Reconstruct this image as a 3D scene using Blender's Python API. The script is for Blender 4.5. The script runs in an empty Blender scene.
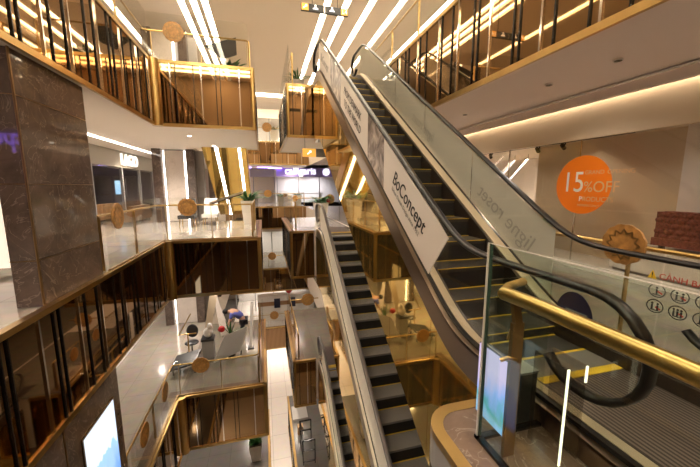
import bpy, bmesh, math, random
from mathutils import Vector, Matrix
random.seed(7)
C = bpy.context.scene.collection
PI = math.pi

# ------------------------------------------------------------------ materials
M = {}
def nodes(m):
    m.use_nodes = True
    nt = m.node_tree
    return nt, nt.nodes['Principled BSDF']

def mat(name, col, rough=0.5, metal=0.0, spec=0.5, emit=None, es=0.0, noise=None, coat=0.0, bump=None):
    m = bpy.data.materials.new(name); nt, b = nodes(m)
    b.inputs['Base Color'].default_value = (*col, 1)
    b.inputs['Roughness'].default_value = rough
    b.inputs['Metallic'].default_value = metal
    b.inputs['Specular IOR Level'].default_value = spec
    b.inputs['Coat Weight'].default_value = coat
    if emit:
        b.inputs['Emission Color'].default_value = (*emit, 1)
        b.inputs['Emission Strength'].default_value = es
    if noise:
        sc, amt = noise
        tc = nt.nodes.new('ShaderNodeTexCoord'); n = nt.nodes.new('ShaderNodeTexNoise')
        n.inputs['Scale'].default_value = sc; n.inputs['Detail'].default_value = 5
        r = nt.nodes.new('ShaderNodeValToRGB')
        r.color_ramp.elements[0].position = .3; r.color_ramp.elements[1].position = .7
        r.color_ramp.elements[0].color = (*[max(0, c*(1-amt)) for c in col], 1)
        r.color_ramp.elements[1].color = (*[min(1, c*(1+amt)) for c in col], 1)
        nt.links.new(tc.outputs['Object'], n.inputs['Vector'])
        nt.links.new(n.outputs['Fac'], r.inputs['Fac']); nt.links.new(r.outputs['Color'], b.inputs['Base Color'])
        if bump:
            bp = nt.nodes.new('ShaderNodeBump'); bp.inputs['Strength'].default_value = bump
            nt.links.new(n.outputs['Fac'], bp.inputs['Height']); nt.links.new(bp.outputs['Normal'], b.inputs['Normal'])
    M[name] = m
    return m

def glass(name, tint=(.93, .95, .93), refl=1.0):
    m = bpy.data.materials.new(name); m.use_nodes = True; nt = m.node_tree; nt.nodes.clear()
    o = nt.nodes.new('ShaderNodeOutputMaterial'); mx = nt.nodes.new('ShaderNodeMixShader')
    t = nt.nodes.new('ShaderNodeBsdfTransparent'); g = nt.nodes.new('ShaderNodeBsdfGlossy')
    f = nt.nodes.new('ShaderNodeLayerWeight'); f.inputs['Blend'].default_value = .5     # Schlick: .04 + .96 (1-cos)^5 on each face
    pw = nt.nodes.new('ShaderNodeMath'); pw.operation = 'POWER'; pw.inputs[1].default_value = 5
    k = nt.nodes.new('ShaderNodeMath'); k.operation = 'MULTIPLY_ADD'; k.inputs[1].default_value = .9; k.inputs[2].default_value = .04*refl
    nt.links.new(f.outputs['Facing'], pw.inputs[0])
    t.inputs['Color'].default_value = (*tint, 1); g.inputs['Roughness'].default_value = 0.01
    nt.links.new(pw.outputs[0], k.inputs[0]); nt.links.new(k.outputs[0], mx.inputs[0])
    nt.links.new(t.outputs[0], mx.inputs[1]); nt.links.new(g.outputs[0], mx.inputs[2])
    nt.links.new(mx.outputs[0], o.inputs[0]); M[name] = m
    return m

def tile(name, c1, c2, mortar, w, h, rough, msize=0.006, metal=0.0, axis='XY'):
    m = bpy.data.materials.new(name); nt, b = nodes(m)
    tc = nt.nodes.new('ShaderNodeTexCoord'); br = nt.nodes.new('ShaderNodeTexBrick')
    br.offset = 0.0; br.inputs['Scale'].default_value = 1
    br.inputs['Brick Width'].default_value = w; br.inputs['Row Height'].default_value = h
    br.inputs['Mortar Size'].default_value = msize
    br.inputs['Color1'].default_value = (*c1, 1); br.inputs['Color2'].default_value = (*c2, 1); br.inputs['Mortar'].default_value = (*mortar, 1)
    src = tc.outputs['Object']
    if axis != 'XY':
        sp = nt.nodes.new('ShaderNodeSeparateXYZ'); cb = nt.nodes.new('ShaderNodeCombineXYZ')
        nt.links.new(src, sp.inputs[0])
        nt.links.new(sp.outputs[axis[0]], cb.inputs[0]); nt.links.new(sp.outputs[axis[1]], cb.inputs[1]); src = cb.outputs[0]
    nt.links.new(src, br.inputs['Vector'])
    n = nt.nodes.new('ShaderNodeTexNoise'); n.inputs['Scale'].default_value = 3; n.inputs['Detail'].default_value = 6
    nt.links.new(tc.outputs['Object'], n.inputs['Vector'])
    mx = nt.nodes.new('ShaderNodeMixRGB'); mx.blend_type = 'OVERLAY'; mx.inputs[0].default_value = .25
    nt.links.new(br.outputs['Color'], mx.inputs[1]); nt.links.new(n.outputs['Color'], mx.inputs[2])
    hs = nt.nodes.new('ShaderNodeHueSaturation'); hs.inputs['Saturation'].default_value = .85
    nt.links.new(mx.outputs[0], hs.inputs['Color'])
    nt.links.new(hs.outputs[0], b.inputs['Base Color'])
    b.inputs['Roughness'].default_value = rough; b.inputs['Metallic'].default_value = metal
    M[name] = m
    return m

def marble(name, base, dark, vein, scale=2.2, rough=.08):
    m = bpy.data.materials.new(name); nt, b = nodes(m)
    tc = nt.nodes.new('ShaderNodeTexCoord')
    n = nt.nodes.new('ShaderNodeTexNoise'); n.inputs['Scale'].default_value = scale; n.inputs['Detail'].default_value = 9; n.inputs['Roughness'].default_value = .68; n.inputs['Distortion'].default_value = .6
    r = nt.nodes.new('ShaderNodeValToRGB')
    r.color_ramp.elements[0].position = .32; r.color_ramp.elements[0].color = (*dark, 1)
    r.color_ramp.elements[1].position = .70; r.color_ramp.elements[1].color = (*base, 1)
    n2 = nt.nodes.new('ShaderNodeTexNoise'); n2.inputs['Scale'].default_value = scale*.9; n2.inputs['Detail'].default_value = 4; n2.inputs['Distortion'].default_value = 2.2
    r2 = nt.nodes.new('ShaderNodeValToRGB'); e = r2.color_ramp.elements
    e[0].position = .487; e[0].color = (0, 0, 0, 1); e[1].position = .513; e[1].color = (0, 0, 0, 1)
    x = e.new(.5); x.color = (.55, .55, .55, 1)
    mx = nt.nodes.new('ShaderNodeMixRGB'); mx.inputs[2].default_value = (*vein, 1)
    for q in (n, n2): nt.links.new(tc.outputs['Object'], q.inputs['Vector'])
    nt.links.new(n.outputs['Fac'], r.inputs[0]); nt.links.new(n2.outputs['Fac'], r2.inputs[0])
    nt.links.new(r2.outputs[0], mx.inputs[0]); nt.links.new(r.outputs[0], mx.inputs[1])
    nt.links.new(mx.outputs[0], b.inputs['Base Color'])
    b.inputs['Roughness'].default_value = rough
    M[name] = m

def ribbed(name, c1, c2, scale, rough=.45, metal=.6, axis='X'):
    m = bpy.data.materials.new(name); nt, b = nodes(m)
    tc = nt.nodes.new('ShaderNodeTexCoord'); w = nt.nodes.new('ShaderNodeTexWave'); w.bands_direction = axis
    w.inputs['Scale'].default_value = scale
    r = nt.nodes.new('ShaderNodeValToRGB')
    r.color_ramp.elements[0].color = (*c1, 1); r.color_ramp.elements[1].color = (*c2, 1)
    r.color_ramp.elements[0].position = .35; r.color_ramp.elements[1].position = .6
    nt.links.new(tc.outputs['Object'], w.inputs['Vector']); nt.links.new(w.outputs['Fac'], r.inputs[0]); nt.links.new(r.outputs[0], b.inputs['Base Color'])
    b.inputs['Roughness'].default_value = rough; b.inputs['Metallic'].default_value = metal
    M[name] = m

def screen_mat(name, stops, es, axis=2, noise=3.0):
    m = bpy.data.materials.new(name); nt, b = nodes(m)
    tc = nt.nodes.new('ShaderNodeTexCoord'); sp = nt.nodes.new('ShaderNodeSeparateXYZ')
    nt.links.new(tc.outputs['Generated'], sp.inputs[0])
    n = nt.nodes.new('ShaderNodeTexNoise'); n.inputs['Scale'].default_value = noise; n.inputs['Detail'].default_value = 4
    nt.links.new(tc.outputs['Generated'], n.inputs['Vector'])
    ad = nt.nodes.new('ShaderNodeMath'); ad.operation = 'MULTIPLY_ADD'; ad.inputs[1].default_value = .75
    nt.links.new(n.outputs['Fac'], ad.inputs[0]); nt.links.new(sp.outputs[axis], ad.inputs[2])
    r = nt.nodes.new('ShaderNodeValToRGB'); e = r.color_ramp.elements
    e[0].position, e[0].color = stops[0][0], (*stops[0][1], 1)
    e[1].position, e[1].color = stops[-1][0], (*stops[-1][1], 1)
    for p, c in stops[1:-1]:
        x = e.new(p); x.color = (*c, 1)
    nt.links.new(ad.outputs[0], r.inputs[0]); nt.links.new(r.outputs[0], b.inputs['Emission Color'])
    b.inputs['Emission Strength'].default_value = es; b.inputs['Base Color'].default_value = (.02, .02, .02, 1)
    M[name] = m

def picture_mat(name):
    m = bpy.data.materials.new(name); nt, b = nodes(m)
    tc = nt.nodes.new('ShaderNodeTexCoord'); v = nt.nodes.new('ShaderNodeTexNoise'); v.inputs['Scale'].default_value = 3.5; v.inputs['Detail'].default_value = 3; v.inputs['Distortion'].default_value = 1
    r = nt.nodes.new('ShaderNodeValToRGB'); e = r.color_ramp.elements; r.color_ramp.interpolation = 'EASE'
    e[0].position = .33; e[0].color = (.06, .045, .04, 1); e[1].position = .7; e[1].color = (.62, .54, .47, 1)
    x = e.new(.47); x.color = (.22, .17, .15, 1); x = e.new(.56); x.color = (.42, .36, .33, 1)
    nt.links.new(tc.outputs['Object'], v.inputs['Vector']); nt.links.new(v.outputs['Fac'], r.inputs[0]); nt.links.new(r.outputs[0], b.inputs['Base Color'])
    b.inputs['Roughness'].default_value = .35; M[name] = m

WARM = (1.0, .78, .48)
mat('brass', (.54, .36, .135), .28, 1.0, noise=(2.0, .12))
mat('brass_dark', (.30, .19, .085), .35, 1.0)
mat('bronze', (.37, .235, .115), .03, 1.0)
mat('gold', (.86, .60, .17), .035, .95)
mat('chrome', (.80, .76, .70), .08, 1.0)
mat('black_metal', (.012, .010, .009), .25, .3)
mat('steel', (.70, .64, .54), .28, 1.0)
mat('steel_brown_sheen', (.33, .25, .18), .32, 1.0)  # steel with brown reflections put into its colour
mat('skirt', (.055, .042, .034), .35, .6)
mat('glass_rim', (.05, .10, .075), .15)
mat('glass_rim_light', (.62, .60, .56), .25)
mat('rubber', (.008, .006, .006), .32, 0, .3)
mat('rubber_grey', (.16, .14, .13), .35, 0)
mat('white_paint', (.88, .79, .70), .7)
mat('soffit_paint', (.80, .70, .66), .7)
mat('deck_inner', (.50, .41, .29), .42, .5)
mat('beige_paint', (.66, .54, .38), .6)
mat('white_gloss', (.86, .83, .80), .12)
mat('sign_board', (.74, .68, .63), .45)
mat('grey_film', (.68, .66, .61), .4)
mat('cream_film', (.86, .80, .69), .3)
mat('text_black', (.01, .01, .01), .5)
mat('text_grey', (.22, .21, .2), .5)
mat('text_film', (.42, .41, .38), .5)
mat('text_gold', (.80, .52, .26), .4)
mat('text_white', (.85, .82, .78), .4)
mat('red_ink', (.45, .03, .02), .5)
mat('yellow', (.62, .40, .02), .45)
mat('yellow_sign', (.8, .55, .03), .5)
mat('blue_vinyl', (.012, .016, .055), .3)
mat('orange_vinyl', (.92, .22, .008), .4)
mat('leather_gold', (.40, .20, .055), .45, noise=(14, .35), bump=.5)
mat('wood', (.42, .22, .09), .4, noise=(5, .3))
mat('dark_wood', (.13, .07, .035), .4, noise=(5, .3))
mat('wood_slat', (.40, .22, .10), .4)
mat('leaf', (.035, .13, .025), .5, noise=(20, .5))
mat('flower_red', (.55, .01, .015), .5)
mat('pot_white', (.75, .70, .64), .35)
mat('pot_grey', (.36, .33, .30), .4)
mat('soil', (.05, .03, .02), .9)
mat('sofa_red', (.20, .055, .035), .75, noise=(30, .4), bump=.8)
mat('shirt_blue', (.10, .12, .42), .8)
mat('trouser', (.03, .03, .04), .8)
mat('skin', (.52, .30, .20), .6)
mat('hair', (.008, .006, .005), .6)
mat('grey_plastic', (.30, .29, .28), .4)
mat('dark_plastic', (.03, .03, .033), .3)
mat('silver_panel', (.62, .61, .60), .3, .4)
mat('carton', (.42, .25, .12), .7)
mat('store_dark', (.055, .05, .055), .4)
mat('store_grey', (.32, .29, .27), .6)
mat('purple_paint', (.40, .31, .72), .5)
mat('header_paint', (.33, .285, .215), .6)
mat('led', (1, 1, 1), .5, emit=(1.0, .87, .66), es=7)
mat('led_soft', (1, 1, 1), .5, emit=(1.0, .88, .70), es=4.5)
mat('led_white', (1, 1, 1), .5, emit=(1.0, .93, .82), es=4)
mat('led_purple', (1, 1, 1), .5, emit=(.36, .22, 1.0), es=3)
mat('lamp_lens', (1, 1, 1), .5, emit=(1.0, .88, .68), es=8)
mat('sign_glow', (1, 1, 1), .5, emit=(1.0, .95, 1.0), es=.5)
mat('sign_glow_warm', (1, 1, 1), .5, emit=(1.0, .90, .80), es=.42)
mat('neon_purple', (1, 1, 1), .5, emit=(.24, .11, 1.0), es=2.2)
mat('green_glow', (0, .2, .1), .5, emit=(.02, .75, .35), es=.8)
mat('sign_yellow_glow', (1, .6, .1), .5, emit=(1.0, .50, .10), es=.22)
mat('panel_glow', (1, 1, 1), .6, emit=(1.0, .80, .62), es=.42)
mat('edge_glow', (1, 1, 1), .5, emit=(1.0, .85, .6), es=.8)
glass('glass', (.965, .97, .955))
glass('glass_green', (.90, .95, .92), 1.0)
glass('store_glass', (.96, .955, .94), 1.0)
glass('smoke_glass', (.86, .83, .80), 1.2)
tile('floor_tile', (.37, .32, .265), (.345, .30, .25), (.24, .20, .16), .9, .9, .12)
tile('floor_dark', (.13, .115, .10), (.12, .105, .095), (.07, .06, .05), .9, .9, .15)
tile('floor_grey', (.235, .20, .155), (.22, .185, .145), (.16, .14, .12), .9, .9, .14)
tile('floor_white', (.80, .74, .69), (.77, .71, .67), (.45, .40, .36), 1.2, 2.0, .10, .012)
marble('marble_brown', (.15, .108, .088), (.07, .050, .042), (.33, .26, .21), 2.2, .03)
marble('marble_floor', (.22, .145, .105), (.10, .065, .048), (.42, .33, .26), 3.0, .2)
marble('marble_white', (.74, .66, .60), (.62, .55, .49), (.5, .42, .36), 1.6, .3)
ribbed('tread', (.14, .132, .125), (.34, .32, .30), 30, .5, .2)
ribbed('tread_dark', (.03, .027, .025), (.10, .09, .082), 30)
ribbed('riser', (.012, .011, .011), (.035, .032, .03), 30, .5, .3)
ribbed('comb_plate', (.055, .042, .038), (.20, .155, .14), 9, .4, .6)
ribbed('slats', (.20, .10, .035), (.48, .27, .12), 3, .4, 0)
screen_mat('screen_landscape', [(.0, (.02, .10, .06)), (.30, (.06, .28, .20)), (.52, (.05, .22, .30)), (.60, (.12, .30, .75)), (.85, (.35, .55, .95)), (1.0, (.75, .85, 1)), (1.2, (.35, .6, 1))], .55)
screen_mat('screen_blue', [(.0, (.25, .5, .8)), (1.0, (.45, .75, 1))], .6)
screen_mat('screen_mirrored', [(.0, (.25, .35, .95)), (.45, (.3, .6, .9)), (.6, (.1, .45, .45)), (.8, (.35, .5, 1)), (1.1, (.75, .6, .9))], .40)  # glow standing in for the mirrored pillar screen
picture_mat('picture')

# ------------------------------------------------------------------ mesh builder
class MB:
    def __init__(s): s.v = []; s.f = []; s.m = []; s.smooth = []
    def add(s, vs, fs, mi=0, sm=False):
        o = len(s.v); s.v += [tuple(v) for v in vs]
        for f in fs: s.f.append([o+i for i in f]); s.m.append(mi); s.smooth.append(sm)
        return s
    def box(s, x0, x1, y0, y1, z0, z1, mi=0, top=None, bot=None):
        vs = [(x0, y0, z0), (x1, y0, z0), (x1, y1, z0), (x0, y1, z0), (x0, y0, z1), (x1, y0, z1), (x1, y1, z1), (x0, y1, z1)]
        fs = [(0, 1, 5, 4), (1, 2, 6, 5), (2, 3, 7, 6), (3, 0, 4, 7)]
        s.add(vs, fs, mi); o = len(s.v)-8
        s.f.append([o+4, o+5, o+6, o+7]); s.m.append(mi if top is None else top); s.smooth.append(False)
        s.f.append([o+3, o+2, o+1, o]); s.m.append(mi if bot is None else bot); s.smooth.append(False)
        return s
    def bar(s, p, q, w, h, up=(0, 0, 1), mi=0):
        p, q = Vector(p), Vector(q); d = (q-p).normalized(); u = Vector(up)
        r = d.cross(u)
        if r.length < 1e-4: r = d.cross(Vector((1, 0, 0)))
        r.normalize(); u = r.cross(d)
        vs = []
        for a in (p, q):
            for i, j in ((-1, -1), (1, -1), (1, 1), (-1, 1)): vs.append(a + r*(i*w/2) + u*(j*h/2))
        return s.add(vs, [(3, 2, 1, 0), (4, 5, 6, 7), (0, 1, 5, 4), (1, 2, 6, 5), (2, 3, 7, 6), (3, 0, 4, 7)], mi)
    def tube(s, pts, r, n=10, mi=0, taper=None):
        pts = [Vector(p) for p in pts]; rings = []; prev = None
        for i, p in enumerate(pts):
            d = (pts[min(i+1, len(pts)-1)] - pts[max(i-1, 0)]).normalized()
            if prev is None:
                a = Vector((0, 0, 1)) if abs(d.z) < .9 else Vector((1, 0, 0)); a = (a - d*a.dot(d)).normalized()
            else: a = (prev - d*prev.dot(d)).normalized()
            prev = a; b = d.cross(a); rr = r if taper is None else taper[i]
            rings.append([p + (a*math.cos(2*PI*k/n) + b*math.sin(2*PI*k/n))*rr for k in range(n)])
        vs = [v for g in rings for v in g]; fs = []
        for i in range(len(pts)-1):
            for k in range(n): fs.append((i*n+k, i*n+(k+1) % n, (i+1)*n+(k+1) % n, (i+1)*n+k))
        s.add(vs, fs, mi, True)
        o = len(vs); s.add(rings[0], [tuple(range(n-1, -1, -1))], mi); s.add(rings[-1], [tuple(range(n))], mi)
        return s
    def prism(s, poly, d, mi=0, side=None):
        """convex or simple polygon of 3-D points extruded by vector d"""
        n = len(poly); d = Vector(d); a = [Vector(p) for p in poly]; b = [p+d for p in a]
        s.add(a+b, [tuple(range(n-1, -1, -1)), tuple(range(n, 2*n))], mi)
        s.add(a+b, [(i, (i+1) % n, n+(i+1) % n, n+i) for i in range(n)], mi if side is None else side)
        return s
    def ribbon(s, lo, hi, x0, x1, mi=0):
        """solid band between two (y,z) polylines of equal length, x0..x1 thick"""
        n = len(lo); vs = []
        for (a, b) in zip(lo, hi): vs += [(x0, *a), (x0, *b), (x1, *a), (x1, *b)]
        fs = []
        for i in range(n-1):
            o = i*4; q = o+4
            fs += [(o, q, q+1, o+1), (o+2, o+3, q+3, q+2), (o+1, q+1, q+3, o+3), (o, o+2, q+2, q)]
        e = (n-1)*4
        fs += [(0, 1, 3, 2), (e, e+2, e+3, e+1)]
        return s.add(vs, fs, mi)
    def lathe(s, c, prof, n=20, mi=0):
        vs = []; fs = []; c = Vector(c)
        for r, z in prof: vs += [c+Vector((r*math.cos(2*PI*k/n), r*math.sin(2*PI*k/n), z)) for k in range(n)]
        for i in range(len(prof)-1):
            for k in range(n): fs.append((i*n+k, i*n+(k+1) % n, (i+1)*n+(k+1) % n, (i+1)*n+k))
        s.add(vs, fs, mi, True)
        s.add(vs[:n], [tuple(range(n-1, -1, -1))], mi); s.add(vs[-n:], [tuple(range(n))], mi)
        return s
    def ball(s, c, rx, ry, rz, n=12, mi=0):
        prof = [(math.sin(PI*i/8), -math.cos(PI*i/8)) for i in range(9)]; vs = []; fs = []
        for r, z in prof: vs += [(c[0]+rx*max(r, .02)*math.cos(2*PI*k/n), c[1]+ry*max(r, .02)*math.sin(2*PI*k/n), c[2]+rz*z) for k in range(n)]
        for i in range(8):
            for k in range(n): fs.append((i*n+k, i*n+(k+1) % n, (i+1)*n+(k+1) % n, (i+1)*n+k))
        return s.add(vs, fs, mi, True)
    def leaf(s, p, d, L, w, droop=.3, mi=0):
        """a bent blade from p towards d"""
        p = Vector(p); d = Vector(d).normalized(); sd = d.cross(Vector((0, 0, 1)))
        if sd.length < .05: sd = Vector((1, 0, 0))
        sd.normalize(); n = 5; vs = []; fs = []
        for i in range(n+1):
            t = i/n; q = p + d*(L*t) + Vector((0, 0, -droop*L*t*t)); ww = w*math.sin(PI*min(.97, .12+.88*t))
            vs += [q-sd*ww/2, q+Vector((0, 0, ww*.15)), q+sd*ww/2]
        for i in range(n):
            o = i*3; fs += [(o, o+1, o+4, o+3), (o+1, o+2, o+5, o+4)]
        return s.add(vs, fs, mi, True)
    def build(s, name, mats, parent=None, kind=None):
        if isinstance(mats, str): mats = [mats]
        off = parent.get('_w') if parent else None
        off = Vector(off) if off is not None else Vector((0, 0, 0))
        me = bpy.data.meshes.new(name); me.from_pydata([Vector(v)-off for v in s.v], [], s.f)
        for q in mats: me.materials.append(M[q])
        for p, mi, sm in zip(me.polygons, s.m, s.smooth): p.material_index = mi; p.use_smooth = sm
        bm = bmesh.new(); bm.from_mesh(me); bmesh.ops.recalc_face_normals(bm, faces=bm.faces); bm.to_mesh(me); bm.free()
        o = bpy.data.objects.new(name, me); C.objects.link(o)
        if parent: o.parent = parent; o['_w'] = off
        if kind: o['kind'] = kind
        return o

def thing(name, label, cat, loc=(0, 0, 0), group=None, kind=None):
    o = bpy.data.objects.new(name, None); C.objects.link(o); o.empty_display_size = .1
    o.location = loc; o['_w'] = Vector(loc)
    if label: o['label'] = label
    if cat: o['category'] = cat
    if group: o['group'] = group
    if kind: o['kind'] = kind
    return o
def tag(o, label, cat, group=None):
    o['label'] = label; o['category'] = cat
    if group: o['group'] = group
    return o
def copy_tree(o, parent=None):
    c = o.copy(); C.objects.link(c)
    if parent: c.parent = parent
    for ch in list(o.children): copy_tree(ch, c)
    return c
def struct(name, mb, mats): return mb.build(name, mats, kind='structure')

def text(name, body, size, loc, xd, yd, m, parent=None, ext=.002, align='LEFT', sx=1.0, bold=0.0):
    cu = bpy.data.curves.new(name, 'FONT'); cu.body = body; cu.size = size; cu.extrude = ext; cu.align_x = align
    cu.materials.append(M[m]); cu.offset = bold
    tmp = bpy.data.objects.new(name, cu); C.objects.link(tmp)
    me = bpy.data.meshes.new_from_object(tmp.evaluated_get(bpy.context.evaluated_depsgraph_get()))
    bpy.data.objects.remove(tmp); me.name = name
    if not me.materials: me.materials.append(M[m])
    o = bpy.data.objects.new(name, me); C.objects.link(o)
    x = Vector(xd).normalized(); y = Vector(yd).normalized(); z = x.cross(y)
    off = Vector(parent['_w']) if parent else Vector((0, 0, 0))
    mt = Matrix.Identity(4)
    for i in range(3): mt[i][0] = x[i]*sx; mt[i][1] = y[i]; mt[i][2] = z[i]; mt[i][3] = loc[i]-off[i]
    o.matrix_local = mt
    if parent: o.parent = parent
    return o

# ------------------------------------------------------------------ levels and slabs
XL, XF, YF = -2.84, -.17, 10.35           # left slab edge, end of the left platform, its front
LV = (5, 0, -5, -10)
for z in LV:
    d = 1.74
    b = MB()
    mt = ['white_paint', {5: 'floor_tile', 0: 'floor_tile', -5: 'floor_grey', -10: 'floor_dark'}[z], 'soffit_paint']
    b.box(-12, XL, -4, 34, z-d+.02, z, 0, 1, 0)
    struct('floor', MB().box(XL, XF, YF+.03, 15.9, z-d+.02, z, 0, 1, 0), mt)
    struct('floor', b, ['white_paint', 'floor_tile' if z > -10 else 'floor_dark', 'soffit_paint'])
    b = MB().box(-2.84, 12, 26.0, 34, z-d+.02, z, 0, 1, 0)
    struct('floor', b, mt if z > -10 else ['white_paint', 'floor_white', 'soffit_paint'])
    if z == 5:
        b = MB().box(.93, 3.6, 11.53, 16.7, z-d+.02, z, 0, 1, 0)
        b.box(3.63, 5.75, -4, 34, z-d+.02, z, 0, 1, 2)
        b.box(5.95, 12, -4, 34, z-d+.25, z, 0, 1, 0)
        struct('floor', b, mt)
    else:
        b = MB().box(.93, 3.24, 11.53, 16.7, z-d+.02, z, 0, 1, 0)
        b.box(3.3, 12, -4, 34, z-d+.02, z, 0, 1, 0)
        struct('floor', b, mt)
struct('floor', MB().box(-12, 12, -4, 34, -15.2, -15, 0, 1), ['white_paint', 'floor_white'])
# dark stone borders along the platform edges
for z, m_ in ((-5, 'marble_floor'), (-10, 'floor_dark')):
    b = MB().box(XL-.30, XL-.02, 6.9, YF+.33, z-.01, z+.004).box(XL-.02, XF-.3, YF+.05, YF+.33, z-.01, z+.004).box(XF-.3, XF-.02, YF+.05, 15.9, z-.01, z+.004)
    b.box(.95, 1.3, 11.55, 16.7, z-.01, z+.004); struct('trim_%d' % (50-z), b, [m_])
# near edge slab below the camera and the marble platform with its brass nosing
b = MB().box(XL, 1.05, -4, .15, -1.72, 0, 0, 1, 0); struct('floor', b, ['white_paint', 'floor_tile'])
def rounded(x0, y1, r, n=8):
    return [(x0+r-r*math.cos(PI/2*k/n), y1-r+r*math.sin(PI/2*k/n)) for k in range(n+1)]
arc = rounded(1.05, 1.87, .22)
pl = [(1.75, -4), (1.05, -4)] + arc + [(1.75, 1.87)]
MB().prism([(x, y, -1.7) for x, y in pl], (0, 0, 1.7)).build('floor', ['marble_floor'], kind='structure')
o = thing('trim_1', None, None, (0, 0, 0), kind='structure')
pts = [(1.02, -4)] + [(x-.03*math.cos(PI/2*k/8), y+.03*math.sin(PI/2*k/8)) for k, (x, y) in enumerate(arc)] + [(1.78, 1.90)]
inn = [(1.10, -4)] + [(x+.05*math.cos(PI/2*k/8), y-.05*math.sin(PI/2*k/8)) for k, (x, y) in enumerate(arc)] + [(1.78, 1.82)]
b = MB()
for i in range(len(pts)-1):
    a, c, e, f = pts[i], pts[i+1], inn[i+1], inn[i]
    b.add([(*a, .006), (*c, .006), (*e, .006), (*f, .006), (*a, -.05), (*c, -.05)], [(0, 1, 2, 3), (0, 4, 5, 1)])
b.build('brass_edge', 'brass', o)
b = MB()
for i in range(len(pts)-1):
    a, c = pts[i], pts[i+1]
    b.add([(*a, -.05), (*c, -.05), (*c, -.26), (*a, -.26)], [(0, 1, 2, 3)])
b.build('grey_band', 'grey_plastic', o)
b = MB()
for i in range(len(pts)-1):
    a, c = pts[i], pts[i+1]
    b.add([(*a, -.26), (*c, -.26), (*c, -1.74), (*a, -1.74)], [(0, 1, 2, 3)])
b.build('bronze_panel', 'bronze', o)

# walls closing the building
struct('wall_far', MB().box(-12, 12, 34, 34.3, -15, 8.8), ['white_paint'])
struct('wall_left', MB().box(-12.3, -12, -4, 34, -15, 8.8), ['white_paint'])
struct('wall_right', MB().box(12, 12.3, -4, 34, -15, 8.8), ['white_paint'])
mat('back_wall', (.27, .20, .14), .5)
struct('wall_back', MB().box(-12, 12, -4.3, -4, -15, 8.8), ['back_wall'])

# top ceiling with its long light coves
strips = [-5.6, -2.85, -2.38, -1.95, 2.75, 3.5, 4.45, 5.6, 7.4]
b = MB(); x0 = -12.3
for x in strips:
    b.box(x0, x-.14, -4.3, 27, 8.8, 8.95); x0 = x+.14
b.box(x0, 12.3, -4.3, 27, 8.8, 8.95); b.box(-12.3, 12.3, -4.3, 34.3, 9.15, 9.25); b.box(-12.3, 12.3, 28.2, 34.3, 8.8, 8.95)
struct('ceiling', b, ['white_paint'])
for x in strips:
    t = thing('ceiling_light_strip', {
        -5.6: 'long warm ceiling light line above the upper left gallery rail', -2.85: 'leftmost of three close warm ceiling light lines over the left gallery corner',
        -2.38: 'middle of three close warm ceiling light lines over the left gallery corner', -1.95: 'right one of three close warm ceiling light lines over the left gallery corner',
        2.75: 'warm ceiling light line meeting the upper left end of the top escalator', 3.5: 'warm ceiling light line passing behind the hanging direction sign',
        4.45: 'warm ceiling light line running just right of the hanging direction sign', 5.6: 'warm ceiling light line over the right escalator handrail top',
        7.4: 'warm ceiling light line just above the upper right gallery edge'}[x], 'ceiling light', (x, 10, 8.9), 'ceiling light lines')
    MB().box(x-.13, x+.13, -3.5, 26.5, 8.93, 8.97).build('diffuser', 'led', t)
    MB().box(x-.16, x-.13, -3.5, 26.5, 8.80, 8.97).box(x+.13, x+.16, -3.5, 26.5, 8.80, 8.97).build('frame', 'white_paint', t)
for k, y in enumerate((27.1, 27.75)):
    tag(MB().box(-8, 8, y, y+.28, 8.9, 8.96).build('ceiling_light_strip', 'led'), ('nearer' if k == 0 else 'farther')+' of two crosswise warm ceiling light lines above the far gallery', 'ceiling light', 'crosswise ceiling light lines')

for k, y in enumerate((-1.9, -2.7)):
    tag(MB().box(-8, 8, y-.13, y+.13, 8.75, 8.80).build('ceiling_light_strip', 'led'), ('first' if k == 0 else 'second')+' crosswise ceiling light line mirrored in the bronze platform fronts', 'ceiling light', 'crosswise ceiling light lines')

# ------------------------------------------------------------------ bronze gallery fascias
TN = [2]
def div_positions(a, b):
    out = []; t = min(a, b)+.18; k = 0; B = max(a, b)-.15; seq = [.30, .13, .46, .20, .38, .12, .52]
    while t < B:
        out.append((t, k % 3)); t += seq[k % 7]; k += 1
    return out
def fascia(segs, z, d=1.74, posts=()):
    """segs: ('x'|'y', const, a, b, outward sign)"""
    o = thing('trim_%d' % TN[0], None, None, (0, 0, 0), kind='structure'); TN[0] += 1
    for ax, c, a, b, sg in segs:
        def bx(m_, p, q, lo, hi, z0, z1):
            lo, hi = sorted((c+sg*lo, c+sg*hi))
            if ax == 'y': m_.box(lo, hi, p, q, z0, z1)
            else: m_.box(p, q, lo, hi, z0, z1)
            return m_
        bx(MB(), a, b, 0, .025, z-d+.06, z-.05).build('panel', 'bronze', o)
        bx(MB(), a, b, -.05, .05, z-.06, z+.02).build('top_rail', 'brass', o)
        bx(MB(), a, b, 0, .05, z-d, z-d+.09).build('bottom_rail', 'brass', o)
        for t, k in div_positions(a, b):
            w = (.020, .030, .018)[k]
            bx(MB(), t-w/2, t+w/2, .024, .045, z-d+.09, z-.06).build('divider', ('black_metal', 'chrome', 'black_metal')[k], o)
    for x, y, r in posts:
        MB().lathe((x, y, 0), [(r, z-d), (r, z+.02)], 16).build('corner_post', 'brass', o)
    return o
for z in LV:
    y0 = -3.9 if z != -5 else 6.85
    d = 1.74 if z > -5 else 1.9
    fascia([('y', XL, y0 if z < 5 else -3.9, YF, 1), ('x', YF, XL, XF, -1), ('y', XF, YF, 15.9, 1)], z, d, [(XL+.09, YF-.07, .13), (XF-.02, YF+.02, .07)])
    fascia([('x', 11.5, .9, 1.72 if z < 5 else 2.0, -1), ('y', .9, 11.5, 16.7, -1)], z, d, [(.92, 11.52, .06)])
    fascia([('x', 26.0, -2.84, 3.6, -1)], z, d)
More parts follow.
